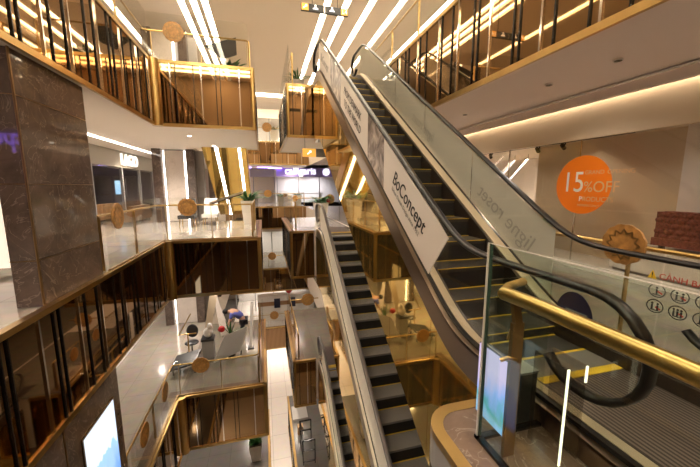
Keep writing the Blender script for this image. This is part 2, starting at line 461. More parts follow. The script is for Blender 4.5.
fascia([('y', 3.6, -3.9, 16.7, -1)], 5)

# ------------------------------------------------------------------ glass guards
def medallion(loc, nrm, label, r=.25, group='round leather medallions on the rails'):
    t = thing('medallion', label, 'rail ornament', loc, group)
    n = Vector(nrm).normalized(); u = n.cross(Vector((0, 0, 1))).normalized(); v = Vector((0, 0, 1)); c = Vector(loc)
    pts = []
    for k in range(64):
        a = 2*PI*k/64; rr = r*(1+.05*abs(math.sin(6*a)))
        pts.append(c - n*.012 + u*(rr*math.cos(a)) + v*(rr*math.sin(a)))
    MB().prism(pts, n*.024).build('disc', 'leather_gold', t)
    vs = []; fs = []; K = 48
    for k in range(K):
        a = 2*PI*k/K
        for rr in (r*(.62+.10*math.cos(12*a)), r*(.72+.10*math.cos(12*a))):
            vs += [c+n*.0122+u*(rr*math.cos(a))+v*(rr*math.sin(a)), c+n*.017+u*(rr*math.cos(a))+v*(rr*math.sin(a))]
    for k in range(K):
        o, q_ = k*4, ((k+1) % K)*4
        fs += [(o+1, o+3, q_+3, q_+1), (o, o+1, q_+1, q_), (o+2, q_+2, q_+3, o+3), (o, q_, q_+2, o+2)]
    b = MB().add(vs, fs)
    b.build('tooling', 'brass_dark', t)
    return t
def guard(name, label, path, z, hg=1.25, hr=1.05, inset=.12, every=1.6, r=.024, ends=True, curb=True, group='glass guards with brass handrails'):
    """path: plan points; the glass stands on them, the handrail runs beside it"""
    loc = (path[0][0], path[0][1], z); t = thing(name, label, 'guard rail', loc, group)
    rail = []
    for i in range(len(path)-1):
        p, q = Vector((*path[i], 0)), Vector((*path[i+1], 0)); d = (q-p); L = d.length; d.normalize(); nrm = Vector((-d.y, d.x, 0))
        n = max(1, round(L/1.9)); g = .012
        for k in range(n):
            a = p+d*(L*k/n+g); e = p+d*(L*(k+1)/n-g)
            b = MB().bar(a+Vector((0, 0, z+hg/2+.03)), e+Vector((0, 0, z+hg/2+.03)), .016, hg, (0, 0, 1)); b.build('glass_panel', 'glass', t)
        m_ = max(1, round(L/every))
        for k in range(m_+1):
            if k == m_ and i < len(path)-2: continue
            a = p+d*max(.06, min(L-.06, L*k/m_))+nrm*inset
            MB().bar(a+Vector((0, 0, z)), a+Vector((0, 0, z+hr-.02)), .05, .014, d).build('post', 'brass', t)
        rail.append(p+nrm*inset if i == 0 else None)
        if i == 0: rail = [p+nrm*inset]
        if i < len(path)-2:
            d2 = (Vector((*path[i+2], 0))-q).normalized(); n2 = Vector((-d2.y, d2.x, 0)); rail = [x for x in rail if x is not None]
            c = q + (nrm+n2)*inset
            rail += [c-d*.08, c-d*.02+d2*.02, c+d2*.08]
        else: rail = [x for x in rail if x is not None]+[q+nrm*inset]
    pts = [x+Vector((0, 0, z+hr)) for x in rail]
    if ends:
        a = pts[-1]; d = (pts[-1]-pts[-2]).normalized(); pts = pts[:-1]+[a-d*.06, a-d*.015-Vector((0, 0, .015)), a-Vector((0, 0, .06)), a-Vector((0, 0, hr*.9))]
    MB().tube(pts, r, 10).build('handrail', 'brass', t)
    if curb:
        b = MB()
        for i in range(len(path)-1): b.bar((*path[i], z+.02), (*path[i+1], z+.02), .05, .05)
        b.build('glass_shoe', 'brass_dark', t)
    return t
lvname = {5: 'top', 0: 'middle', -5: 'lower'}
guard('guard_rail', 'glass guard with brass rail along the upper left gallery and its projecting corner', [(XL-.03, 2.0), (XL-.03, YF+.06), (XF-.08, YF+.06)], 5, 1.2, .82)
guard('guard_rail', 'glass guard with brass rail beyond the marble pillar and round the middle left platform', [(XL-.03, 6.9), (XL-.03, YF+.06), (XF-.08, YF+.06), (XF-.08, 15.6)], 0)
guard('guard_rail', 'glass guard with brass rail round the lower left platform holding the works clutter', [(XL-.03, 6.9), (XL-.03, YF+.06), (XF-.08, YF+.06), (XF-.08, 15.6)], -5, 1.15, 1.0)
guard('guard_rail', 'glass guard with brass rail along the upper right gallery', [(3.66, 16), (3.66, 1.0)], 5)
guard('guard_rail', 'short glass guard on the upper platform left of the top escalator end', [(.98, 16.5), (.98, 11.6)], 5)
guard('guard_rail', 'short glass guard on the middle platform at the head of the centre escalator', [(.98, 16.5), (.98, 11.6)], 0)
guard('guard_rail', 'short glass guard with three leather ornaments at the head of the lowest escalator', [(.98, 16.5), (.98, 11.7)], -5, 1.1, 1.0)
guard('guard_rail', 'glass guard across the far end of the top floor', [(-2.8, 26.08), (3.6, 26.08)], 5, every=3)
guard('guard_rail', 'glass guard across the far end of the middle floor in front of the purple store', [(-2.8, 26.08), (3.2, 26.08)], 0, every=3)
guard('guard_rail', 'glass guard across the far end below the middle floor', [(-2.8, 26.08), (3.2, 26.08)], -5, every=3)
guard('guard_rail', 'glass guard across the far end two floors below, above the slatted fascia', [(-2.8, 26.08), (3.2, 26.08)], -10, every=3)
guard('guard_rail', 'glass guard with brass rail right of the top escalator in front of the furniture store', [(3.5, 11.0), (3.5, .2)], 0, 1.02, 1.0, inset=.10, every=2.2)

medallion((-2.17, YF-.02, 1.0), (0, -1, 0), 'leather medallion on the middle platform rail, facing front beside the lit white panel')
medallion((XL+.02, 7.35, 1.02), (1, 0, 0), 'narrow-looking leather medallion on the side rail beyond the brown marble pillar')
medallion((-2.2, YF-.02, 5.76), (0, -1, 0), 'leather medallion on the top left platform rail under the ceiling lights')
medallion((-2.12, YF-.02, -4.0), (0, -1, 0), 'leather medallion on the lower platform rail in front of the works clutter')
medallion((XL+.02, 9.15, -4.0), (1, 0, 0), 'upper of two leather medallions on the lower sloping-looking side rail')
medallion((XL+.02, 7.55, -4.0), (1, 0, 0), 'bottom one of two leather medallions on the lower sloping-looking side rail')
medallion((XF+.02, 11.3, -4.0), (1, 0, 0), 'leather medallion at the right end of the lower platform rail behind the tilted panel', .2)
medallion((.35, 26.0, 1.05), (0, -1, 0), 'small far leather medallion on the rail left of the purple store', .28)
medallion((.45, 26.0, 6.05), (0, -1, 0), 'small far leather medallion on the topmost far rail', .34)
medallion((.5, 26.0, -3.95), (0, -1, 0), 'small far leather medallion on the rail over the pale lower shopfront', .3)
medallion((.5, 26.0, -8.95), (0, -1, 0), 'small far leather medallion on the rail above the slatted fascia', .34)
medallion((1.45, 15.38, 1.05), (.3, -1, 0), 'small leather medallion left of the white planter at the centre escalator head', .13)
medallion((3.12, 15.36, 1.0), (0, -1, 0), 'leather medallion right of the white planter at the centre escalator head', .22)
medallion((.86, 12.4, -4.1), (1, 0, 0), 'lowest leather medallion on the guard at the lowest escalator head', .22)
medallion((.86, 13.9, -4.1), (1, 0, 0), 'middle leather medallion on the guard at the lowest escalator head', .22)
medallion((1.95, 15.4, -4.0), (0, -1, 0), 'topmost leather medallion on the guard at the lowest escalator head', .3)
medallion((3.38, 2.28, 1.04), (-1, 0, 0), 'large leather medallion on the rail below the orange discount disc', .19)
MB().tube([(1.1, 15.4, 1.05), (3.2, 15.4, 1.05)], .024).build('top_tube', 'brass', [o for o in bpy.data.objects if o.get('label', '').startswith('short glass guard on the middle')][0])
MB().tube([(1.1, 15.5, -4.0), (2.5, 15.5, -4.0)], .024).build('top_tube', 'brass', [o for o in bpy.data.objects if o.get('label', '').startswith('short glass guard with three')][0])

# ------------------------------------------------------------------ escalators
def sp(t, k=.14): return t if t > 12*k else k*math.log(1+math.exp(t/k))
def h(Y): return .66*(sp(Y-2.62)-sp(Y-10.2))
XA, XB = 1.83, 3.17
def escalator(z0, label, deck, rail, film, cladding, front_yellow):
    t = thing('escalator', label, 'escalator', (2.5, 2.0, z0), 'stacked escalators')
    ys = [.9+.1*i for i in range(0, 103)]
    def off(dz): return [(y, z0+h(y)+dz) for y in ys]
    nr = .33
    # handrail path
    low = [(1.36-nr*math.sin(a), .68-nr*math.cos(a)) for a in [-.9+(PI+.9)*i/16 for i in range(17)]]
    mid = [(y, h(y)+1.01) for y in [1.5+.1*i for i in range(0, 97)]]
    up = [(11.2+nr*math.sin(a), 5.68+nr*math.cos(a)) for a in [(PI+.9)*i/16 for i in range(17)]]
    path = low+mid+up
    for sx, xs in (('l', XA), ('r', XB)):
        P = [Vector((xs, y, z0+z)) for y, z in path]; vs = []; fs = []; n = 8
        for i, p in enumerate(P):
            d = (P[min(i+1, len(P)-1)]-P[max(i-1, 0)]).normalized(); nn = Vector((0, -d.z, d.y))
            for a, b_ in ((-.026, .0), (-.042, .012), (-.042, .03), (-.026, .042), (.026, .042), (.042, .03), (.042, .012), (.026, .0)):
                vs.append(p+Vector((a, 0, 0))+nn*(b_-.03))
        for i in range(len(P)-1):
            for k in range(n): fs.append((i*n+k, i*n+(k+1) % n, (i+1)*n+(k+1) % n, (i+1)*n+k))
        m_ = MB(); m_.add(vs, fs, 0, True); m_.add(vs[:n], [tuple(range(n))]); m_.add(vs[-n:], [tuple(range(n))])
        m_.build('handrail', rail, t)
        # balustrade glass with round ends
        gy = [1.05+.04*i for i in range(8)]+[1.37+.1*i for i in range(0, 99)]+[11.2+.04*i for i in range(8)]
        lo, hi = [], []
        for y in gy:
            top = h(y)+.99; bot = h(y)+.16
            if y < 1.36: q = math.sqrt(max(0, (nr-.02)**2-(1.36-y)**2)); top = .68+q; bot = max(.16, .68-q)
            if y > 11.2: q = math.sqrt(max(0, (nr-.02)**2-(y-11.2)**2)); top = 5.68+q; bot = max(5.16, 5.68-q)
            lo.append((y, z0+bot)); hi.append((y, z0+top))
        MB().ribbon(lo, hi, xs-.006, xs+.006).build('glass_balustrade', 'glass', t)
        s = 1 if sx == 'l' else -1
        def rb(m_, lo, hi, a, b_):
            a, b_ = sorted((xs+s*a, xs+s*b_)); return m_.ribbon(lo, hi, a, b_)
        m_ = rb(MB(), off(-.15), off(.13), -.075, -.055); rb(m_, off(.11), off(.135), -.075, -.02); m_.build('outer_deck', deck, t)
        rb(MB(), off(.10), off(.165), -.022, .022).build('gasket', 'rubber', t)
        m_ = MB(); vs = []
        for y in ys: vs += [(xs+s*.02, y, z0+h(y)+.17), (xs+s*.13, y, z0+h(y)+.14), (xs+s*.13, y, z0+h(y)+.11), (xs+s*.02, y, z0+h(y)+.12)]
        fs = []
        for i in range(len(ys)-1):
            for k in range(4): fs.append((i*4+k, i*4+(k+1) % 4, i*4+4+(k+1) % 4, i*4+4+k))
        m_.add(vs, fs).build('inner_deck', 'deck_inner', t)
        rb(MB(), off(-.30), off(.125), .13, .168).build('skirt_panel', 'skirt', t)
    # cladding on the truss: side panels with joints, and the soffit
    yc = [1.95+.1*i for i in range(0, 94)]
    def o2(dz): return [(y, z0+h(y)+dz) for y in yc]
    bot = -1.88
    for s, xs in ((1, XA-.07), (-1, XB+.05)):
        edges = [1.95, 3.05, 4.25, 5.9, 7.7, 9.5, 11.26] if s > 0 else [1.95, 11.26]
        for a, b_ in zip(edges, edges[1:]):
            n = max(2, int((b_-a)/.12)); yy = [a+.004+(b_-a-.008)*i/n for i in range(n+1)]
            MB().ribbon([(y, z0+h(y)+bot) for y in yy], [(y, z0+h(y)-.15) for y in yy], xs, xs+.02).build('side_cladding', cladding, t)
    MB().ribbon(o2(bot-.02), o2(bot), XA-.07, XB+.07).build('soffit_cladding', cladding, t)
    # steps
    k = 0; y = 2.2; steps = []
    proto = None
    while y < 10.75:
        z = h(y+.12); zn = h(y+.52); zp = h(y-.28)
        b = MB(); x0, x1 = 2.005, 2.995
        b.box(x0, x1, y+.004, y+.40, z0+z-.03, z0+z, 0)
        zm = min(zp, z)-.03; b.box(x0, x1, y, y+.02, z0+zm, z0+z-.002-(z-zm)*.16, 1); b.box(x0, x1, y, y+.02, z0+z-.002-(z-zm)*.16, z0+z-.002, 0 if z-zm > .06 else 1)
        ln = MB().box(x0, x1, y+.375, y+.402, z0+z, z0+z+.004)
        if front_yellow: ln.box(x0, x1, y-.003, y+.006, z0+z-.006, z0+z+.002)
        st = b.build('step', ['tread_dark' if front_yellow else 'tread', 'riser'], t)
        ln.build('demarcation_line', 'yellow', st)
        y += .4
    for zz, (a, b_), nm in ((0, (.25, 2.2), 'landing_plate'), (5, (10.9, 12.3), 'landing_plate')):
        MB().box(1.99, 3.01, a, b_, z0+zz-.04, z0+zz+.012).build(nm, 'comb_plate', t)
    b = MB(); z = z0+.012
    b.box(1.99, 3.07, 1.90, 1.98, z, z+.005).box(3.01, 3.07, 1.98, 2.27, z, z+.005).box(1.99, 3.01, 2.24, 2.27, z, z+.005).build('comb_border', 'yellow', t)
    MB().box(1.99, 3.01, 1.98, 2.24, z, z+.004).build('comb', 'rubber_grey', t)
    b = MB(); z = z0+5.012
    b.box(1.99, 3.01, 10.72, 10.9, z-.03, z+.004).build('comb_border', 'yellow', t)
    return t
E1 = escalator(0, 'dark escalator climbing from the near right landing to the top floor with advertising boards', 'steel_brown_sheen', 'rubber', None, 'gold', True)
E2 = escalator(-5, 'middle escalator with grey steps and yellow lines rising to the middle floor', 'steel', 'rubber_grey', None, 'gold', False)
E3 = escalator(-10, 'lowest escalator, partly hidden, left of the grey stepped one', 'steel', 'rubber_grey', None, 'gold', False)
# cream film panels on the two lower escalators' left balustrade
def film_panels(E, z0, m_, edges, x, lo=.19, hi=.93, name='film_panel'):
    for a, b_ in zip(edges, edges[1:]):
        n = max(2, int((b_-a)/.12)); yy = [a+.01+(b_-a-.02)*i/n for i in range(n+1)]
        MB().ribbon([(y, z0+h(y)+lo) for y in yy], [(y, z0+h(y)+hi) for y in yy], x, x+.004).build(name, m_, E)
film_panels(E2, -5, 'cream_film', [3.0, 5.0, 7.0, 9.0, 10.6], XA-.012)
film_panels(E3, -10, 'cream_film', [3.0, 5.0, 7.0, 9.0, 10.6], XA-.012)
film_panels(E1, 0, 'grey_film', [2.85, 4.45, 6.05, 7.6, 9.2, 10.6], XB+.008)
# advertising boards on the top escalator's left glass
gr = 'boards on the escalator balustrade'
def board(label, poly, m_, cat='sign'):
    y, z = poly[0]; t = thing('advertising_board', label, cat, (XA-.02, y, z), gr)
    MB().prism([(XA-.012, a, b_) for a, b_ in poly], (-.010, 0, 0)).build('board', m_, t)
    return t
def q(y, dz): return (y, h(y)+dz)
LO, HI = .18, .94
def span(a, b_): return [q(a, LO)]+[q(b_, LO), q(b_, HI), q(a, HI)]
bd3 = board('white board with large black store name nearest the foot of the top escalator', [(3.24, h(3.24)+.19), (3.6, h(3.6)+LO), q(4.72, LO), q(4.72, HI), (3.6, h(3.6)+HI), (3.1, h(3.1)+HI), (2.86, h(2.86)+.90)], 'sign_board')
bp1 = board('board with a dim furniture photograph, lower of two on the top escalator', span(4.73, 5.52), 'picture')
bd2 = board('white board with two lines of dark capitals between the two furniture photographs', span(5.53, 7.55), 'sign_board')
bp2 = board('board with a dim furniture photograph, upper of two on the top escalator', span(7.56, 8.7), 'picture')
bd1 = board('white board with grey lettering at the upper end of the top escalator', span(8.71, 10.35), 'sign_board')
sl = math.atan(.66); xd = (0, -math.cos(sl), -math.sin(sl)); yd = (0, -math.sin(sl), math.cos(sl)); XT = XA-.026
text('store_name', 'BoConcept', .27, (XT, 4.36, h(4.36)+.52), xd, yd, 'text_black', bd3, .002, sx=.92)
text('slogan', 'Urban Danish Design since 1952', .078, (XT, 4.38, h(4.38)+.40), xd, yd, 'text_grey', bd3, .001)
text('slogan', 'FROM DENMARK', .20, (XT, 7.25, h(7.25)+.60), xd, yd, 'text_black', bd2, .001)
text('slogan', 'TO THE WORLD', .20, (XT, 7.25, h(7.25)+.34), xd, yd, 'text_black', bd2, .001)
text('store_name', 'BoConcept', .28, (XT, 10.1, h(10.1)+.45), xd, yd, 'text_grey', bd1, .001)
# lettering seen in reverse through the right balustrade film
text('store_name', 'ligne roset', .30, (XB-.002, 3.20, h(3.20)+.40), (0, math.cos(sl), math.sin(sl)), yd, 'text_film', E1, .001)
for k, yy in enumerate((6.3, 8.0)): text('store_name', 'ligne roset', .26, (XB-.002, yy-.6, h(yy-.6)+.40), (0, math.cos(sl), math.sin(sl)), yd, 'text_film', E1, .001)

# blue round sticker on the glass and the safety sticker sheet
t = thing('floor_sticker', 'dark blue round sticker with pale bars on the escalator glass under the handrail', 'sticker', (XB-.09, 2.5, .3))
pts = [(2.53+.21*math.cos(2*PI*k/40), .22+.27*math.sin(2*PI*k/40)) for k in range(40)]
MB().prism([(XB-.01, a, b_) for a, b_ in pts], (-.006, 0, 0)).build('disc', 'blue_vinyl', t)
MB().box(XB-.019, XB-.016, 2.42, 2.62, .25, .29).box(XB-.019, XB-.016, 2.38, 2.52, .15, .19).box(XB-.019, XB-.016, 2.38, 2.42, .15, .29).build('emblem', 'grey_plastic', t)
t = thing('safety_sticker', 'warning sticker sheet with red capitals and round pictograms on right escalator glass', 'sticker', (XB-.02, 1.6, .7))
xw = XB-.008; RX, RY = (0, -1, 0), (0, 0, 1)
text('warning_text', 'CẢNH BÁO / WARNING', .066, (xw, 1.83, .84), RX, RY, 'red_ink', t, .0008)
b = MB().prism([(xw, 1.91, .83), (xw, 1.845, .83), (xw, 1.8775, .905)], (-.002, 0, 0)); b.build('warning_triangle', 'yellow_sign', t)
MB().prism([(xw-.003, 1.881, .853), (xw-.003, 1.874, .853), (xw-.003, 1.873, .883), (xw-.003, 1.882, .883)], (-.001, 0, 0)).prism([(xw-.003, 1.881, .838), (xw-.003, 1.874, .838), (xw-.003, 1.874, .847), (xw-.003, 1.881, .847)], (-.001, 0, 0)).build('exclamation_mark', 'text_black', t)
for r in range(2):
    for c in range(4):
        cy, cz = 1.83-.155*c, .735-.135*r
        b = MB(); pts_o = [(cy+.062*math.cos(2*PI*k/28), cz+.058*math.sin(2*PI*k/28)) for k in range(28)]; pts_i = [(cy+.054*math.cos(2*PI*k/28), cz+.050*math.sin(2*PI*k/28)) for k in range(28)]
        for k in range(28):
            j = (k+1) % 28; b.add([(xw-.002, *pts_o[k]), (xw-.002, *pts_o[j]), (xw-.002, *pts_i[j]), (xw-.002, *pts_i[k])], [(0, 1, 2, 3)])
        pg = b.build('pictogram', ['text_black'], t)
        g_ = MB()
        def pbar(a, e, w, mi): g_.bar((xw-.0025, cy+a[0], cz+a[1]), (xw-.0025, cy+e[0], cz+e[1]), .001, w, (0, .01, 1) if abs(a[0]-e[0]) > .005 else (0, 1, 0), mi)
        for dx in ((0,), (-.02, .02), (-.025, 0, .025), (.015,))[(r+c) % 4]:
            pbar((dx, -.03), (dx, .012), .012, 0); g_.prism([(xw-.003, cy+dx+.009*math.cos(2*PI*k/10), cz+.024+.009*math.sin(2*PI*k/10)) for k in range(10)], (-.0005, 0, 0), 0)
        pbar((-.04, -.02), (-.006, -.004), .012, 1); pbar((-.03, -.034), (.03, -.034), .007, 0)
        g_.build('figure', ['text_black', 'red_ink'], pg)

# ------------------------------------------------------------------ near guard at the camera's right
t = thing('guard_rail', 'thick gold handrail with flat bronze post and clear glass in the right foreground', 'guard rail', (1.35, 1.4, 0), 'glass guards with brass handrails')
MB().box(1.264, 1.280, -1.2, 1.57, .01, 1.27).build('glass_panel', 'glass_green', t)
MB().box(1.285, 1.75, 1.558, 1.572, .01, 1.05).build('glass_panel', 'glass_green', t)
MB().box(1.262, 1.270, 1.565, 1.577, .0, 1.275).build('glass_edge', 'glass_rim_light', t)
MB().box(1.276, 1.290, 1.560, 1.577, .0, 1.27).build('glass_edge', 'glass_rim', t)
MB().box(1.268, 1.276, -1.2, 1.57, 1.27, 1.274).build('glass_edge', 'glass_rim_light', t)
MB().tube([(1.35, 1.52, .975), (1.35, 1.50, .978), (1.355, 1.3, .985), (1.36, .6, .985), (1.38, -1.2, .985)], .040, 18).build('handrail', 'brass', t)
MB().tube([(1.345, 1.53, .97), (1.45, 1.60, .985), (1.62, 1.66, .985)], .026, 14).build('handrail_return', 'leather_gold', t)
MB().bar((1.36, 1.41, .0), (1.36, 1.41, .84), .075, .022, (0, 1, 0)).bar((1.36, 1.40, .80), (1.36, 1.44, .95), .05, .022, (0, 1, 0)).build('post', 'brass_dark', t)
MB().tube([(1.27, 1.42, .62), (1.30, 1.40, .64), (1.36, 1.40, .62)], .012).tube([(1.36, 1.43, .78), (1.42, 1.52, .74), (1.44, 1.56, .66)], .008).build('glass_clamp', 'brass', t)
MB().box(1.255, 1.295, -1.2, 1.58, .0, .02).box(1.255, 1.75, 1.545, 1.585, 0, .02).build('glass_shoe', 'black_metal', t)
for lab, x0, x1, y0, zt in (('tall edge-lit clear glass plate standing before the escalator landing', 1.575, 1.587, 1.262, .605), ('edge-lit clear glass plate beside the yellow comb border', 1.72, 1.732, 1.272, .60)):
    t = thing('glass_plate', lab, 'glass plate', (x0, y0, 0), 'edge-lit glass plates')
    MB().box(x0, x1, y0, y0+.22, .01, zt).build('pane', 'smoke_glass', t)
    MB().box(x0-.001, x1+.001, y0-.006, y0, .01 if 'tall' in lab else zt-.1, zt).build('lit_edge', 'edge_glow', t)
t = thing('screen_reflection', 'mirror image of the pillar screen, built as a glowing panel behind the bronze post', 'screen', (1.40, 1.6, 0))  # reflection of the pillar screen in the glass, built as a glowing panel
MB().box(1.400, 1.412, 1.452, 1.765, .035, .545).build('backing_plate', 'dark_plastic', t)
MB().box(1.396, 1.3995, 1.457, 1.760, .04, .54).build('display', 'screen_mirrored', t)
t = thing('cabinet', 'low dark metal cabinet between foreground glass and escalator landing', 'cabinet', (1.68, 1.6, 0))
MB().box(1.61, 1.74, 1.60, 1.80, .005, .36).build('body', 'dark_plastic', t)
MB().box(1.605, 1.745, 1.595, 1.81, .36, .375).build('top', 'grey_plastic', t)

# ------------------------------------------------------------------ marble pillar, left
t = thing('column', None, None, (0, 0, 0), kind='structure'); t.name = 'wall_pillar'
for (za, zb, ya, yb) in ((0, 3.27, 5.05, 6.72), (-5, -1.74, 5.05, 6.79)):
    cz = [za, za+.63, za+1.63, za+2.72, za+3.3] if za == 0 else [za, za+1.0, za+1.9, zb]
    for i in range(len(cz)-1):
        lo, hi = cz[i]+.006, min(cz[i+1], zb)-.006
        MB().box(-3.20 if za == 0 else -4.2, -2.905, ya, yb, lo, hi).build('marble_cladding', 'marble_brown', t)
    b = MB()
    for c in cz[1:-1]: b.box(-3.205, -2.901, ya-.004, yb-.02, c-.005, c+.005)
    b.box(-2.915, -2.897, ya-.008, ya+.02, za, zb)
    b.build('brass_joint', 'brass_dark', t)
# screen set into the lower pillar
t = thing('wall_screen', 'bright landscape screen set into the brown marble at the bottom left', 'screen', (-2.9, 5.9, -3.4))
MB().box(-2.91, -2.885, 5.42, 6.52, -4.4, -2.33).build('frame', 'brass_dark', t)
MB().box(-2.886, -2.878, 5.46, 6.48, -4.36, -2.37).build('display', 'screen_landscape', t)
# marble cladding between the lower pillar and the near left
struct('wall_marble', MB().box(-4.2, -2.905, -2, 5.04, -5, -1.76), ['marble_brown'])
# lit white wall panel beside the pillar, at the picture's left edge
t = thing('backlit_slab', 'tall lit white panel at the left picture edge behind the marble pillar', 'lit panel', (-4.45, 6.9, 0), 'lit stone panels')
MB().box(-5.6, -4.42, 7.0, 7.1, .15, 3.0).build('panel', 'panel_glow', t)
MB().box(-4.42, -4.36, 6.98, 7.12, .1, 3.05).build('frame', 'brass', t)

# ------------------------------------------------------------------ left back of the middle floor: lit panels, piers, store
for i, (x0, x1, y, zb) in enumerate(((-4.30, -3.40, 16.4, 0), (-2.55, -2.0, 21.5, 0), (-4.3, -3.2, 16.4, -5), (-4.5, -3.55, 16.4, 5))):
    lab = ['broad lit white stone panel behind the middle platform medallion', 'narrow lit white stone panel left of the gold sloping soffit', 'broad lit white stone panel on the lower floor at the end of the tiled aisle', 'lit white panel on the top floor behind the medallion'][i]
    t = thing('backlit_slab', lab, 'lit panel', (x0, y, zb), 'lit stone panels')
    MB().box(x0+.05, x1-.05, y, y+.08, zb+.02, zb+3.2).build('panel', 'marble_white', t)
    MB().box(x0-.005, x0+.035, y+.05, y+.09, zb+.02, zb+3.2).build('light_edge', 'led_white', t)
    MB().box(x1-.035, x1+.03, y+.05, y+.09, zb+.02, zb+3.2).build('light_edge', 'led_white', t)
for zb in (5, 0, -5):
    b = MB().box(-4.72, -4.36, 16.3, 17.2, zb, zb+3.27).box(-3.34, -3.0, 16.3, 16.7, zb, zb+3.27).box(-3.0, -2.7, 20, 20.4, zb, zb+3.27)
    struct('wall_pier', b, ['marble_brown'])
    struct('wall_store', MB().box(-3.34, -2.7, 17, 17.1, zb, zb+3.27).box(-4.4, -3.3, 16.55, 16.7, zb, zb+3.27), ['store_grey'])
# gold escalator soffit with two light lines, rising towards the platform from behind
t = thing('escalator', 'rear escalator seen from below, gold soffit with two light lines behind left platform', 'escalator', (-1.5, 18, 0))
A, B_ = Vector((0, 15.3, 3.30)), Vector((0, 20.3, -.05))
def sof(x0, x1, dz, m_, nm, th=.05):
    vs = [(x0, A.y, A.z+dz), (x1, A.y, A.z+dz), (x1, B_.y, B_.z+dz), (x0, B_.y, B_.z+dz)]
    MB().prism(vs, (0, .0, th)).build(nm, m_, t)
sof(-2.5, -.65, 0, 'gold', 'soffit_panel')
sof(-1.98, -1.84, -.012, 'led_white', 'light_line', .02); sof(-1.02, -.90, -.012, 'led_white', 'light_line', .02)
b = MB()
for x in (-2.5, -.69): b.prism([(x, A.y, A.z), (x, A.y, A.z+.95), (x, B_.y, B_.z+.95), (x, B_.y, B_.z)], (.04, 0, 0))
b.build('truss_side', 'brass', t)
struct('trim_43', MB().box(-5.95, -5.45, 7.5, 24, -5, -4.78), ['white_gloss'])
# left shop
t = thing('wall_shop', None, None, (0, 0, 0), kind='structure')
MB().box(-7.2, -6.5, 11, 24.4, 2.5, 3.27).build('header', 'header_paint', t)
MB().box(-11.9, -11.8, 9, 26, 0, 3.2).box(-11.9, -6.6, 25.4, 25.5, 0, 3.2).build('inner_wall', 'store_dark', t)
MB().box(-6.58, -6.54, 11, 24.4, .05, 2.5).build('shop_glass', 'store_glass', t)
for y in (15, 17.9, 20.2, 22.3, 24.3): MB().box(-6.62, -6.5, y, y+.12, 0, 2.5).build('mullion', 'grey_plastic', t)
tag(MB().box(-5.42, -5.32, 8, 24.4, 3.24, 3.262).build('cove_light', 'led_white'), 'straight light line in the ceiling above the left shop lettering', 'ceiling light')
t = thing('shop_sign', 'glowing white four-letter shop sign on the beige left header', 'sign', (-6.4, 18.8, 2.8))
text('letters', 'LAGO', .78, (-6.44, 17.75, 2.62), (0, 1, 0), (0, 0, 1), 'sign_glow_warm', t, .04, bold=.008)
t = thing('display_screen', 'blue screen inside the dark left shop', 'screen', (-7.6, 20.5, 0))
MB().box(-7.4, -6.9, 19.3, 19.4, 1.05, 2.0).build('bezel', 'dark_plastic', t); MB().box(-7.38, -6.98, 19.29, 19.3, 1.2, 1.9).build('display', 'screen_blue', t); MB().box(-7.25, -7.1, 19.3, 19.4, 0, 1.05).build('stand', 'dark_plastic', t)
def sofa(name, label, loc, w, d_, hgt, m_, ang=0, cat='sofa'):
    t = thing(name, label, cat, loc); x, y, z = loc
    MB().box(x, x+d_, y, y+w, z+.1, z+hgt*.45).build('seat', m_, t)
    MB().box(x+d_*.72, x+d_, y, y+w, z+hgt*.45, z+hgt).build('backrest', m_, t)
    for yy in (y-.12, y+w): MB().box(x, x+d_, yy, yy+.12, z+.1, z+hgt*.65).build('armrest', m_, t)
    for xx in (x+.03, x+d_-.08):
        for yy in (y+.02, y+w-.07): MB().box(xx, xx+.05, yy, yy+.05, z, z+.1).build('leg', 'black_metal', t)
    return t
sofa('sofa', 'brown low sofa behind the left shop glass', (-7.9, 16.2, 0), 1.8, .9, .8, 'wood')
sofa('sofa', 'long brown leather bench sofa before the left shop glass', (-6.2, 15.6, 0), 2.2, .8, .75, 'dark_wood')

# ------------------------------------------------------------------ far end
def far_shop(z, name, m_in, head_m, x0, x1, y=30, hz=2.5):
    t = thing('wall_shop', None, None, (0, 0, 0), kind='structure')
    MB().box(x0, x1, y, y+.3, z+hz, z+3.27).build('header', head_m, t)
    MB().box(x0, x1, y+3, y+3.1, z, z+3.2).build('inner_wall', m_in, t)
    MB().box(x0, x1, y+.05, y+.08, z+.02, z+hz).build('shop_glass', 'store_glass', t)
    n = int((x1-x0)/1.6)
    for k in range(n+1): MB().box(x0+(x1-x0-.08)*k/n, x0+(x1-x0-.08)*k/n+.08, y, y+.12, z, z+hz).build('mullion', 'grey_plastic', t)
far_shop(0, 'purple', 'white_gloss', 'purple_paint', 1.2, 9)
far_shop(0, 'blue', 'white_gloss', 'store_grey', -2.8, 1.1, 31.5)
far_shop(5, 'a', 'white_gloss', 'white_paint', -2.8, 6)
far_shop(-5, 'b', 'white_gloss', 'white_paint', -2.8, 4)
far_shop(-10, 'c', 'white_gloss', 'wood_slat', -2.8, 4, 30, 2.0)
t = thing('shop_sign', 'glowing white rounded shop name on the far purple header', 'sign', (2, 29.9, 2.6))
text('letters', 'calligaris', .92, (1.95, 29.96, 2.72), (1, 0, 0), (0, 0, 1), 'sign_glow', t, .03, sx=.92, bold=.022)
pts = [(5.75+.33*math.cos(2*PI*k/24), 29.93, 2.93+.33*math.sin(2*PI*k/24)) for k in range(24)]
MB().prism(pts, (0, .04, 0)).build('round_emblem', 'sign_glow', t)
text('emblem_letter', 'c', .42, (5.65, 29.91, 2.83), (1, 0, 0), (0, 0, 1), 'purple_paint', t, .01)
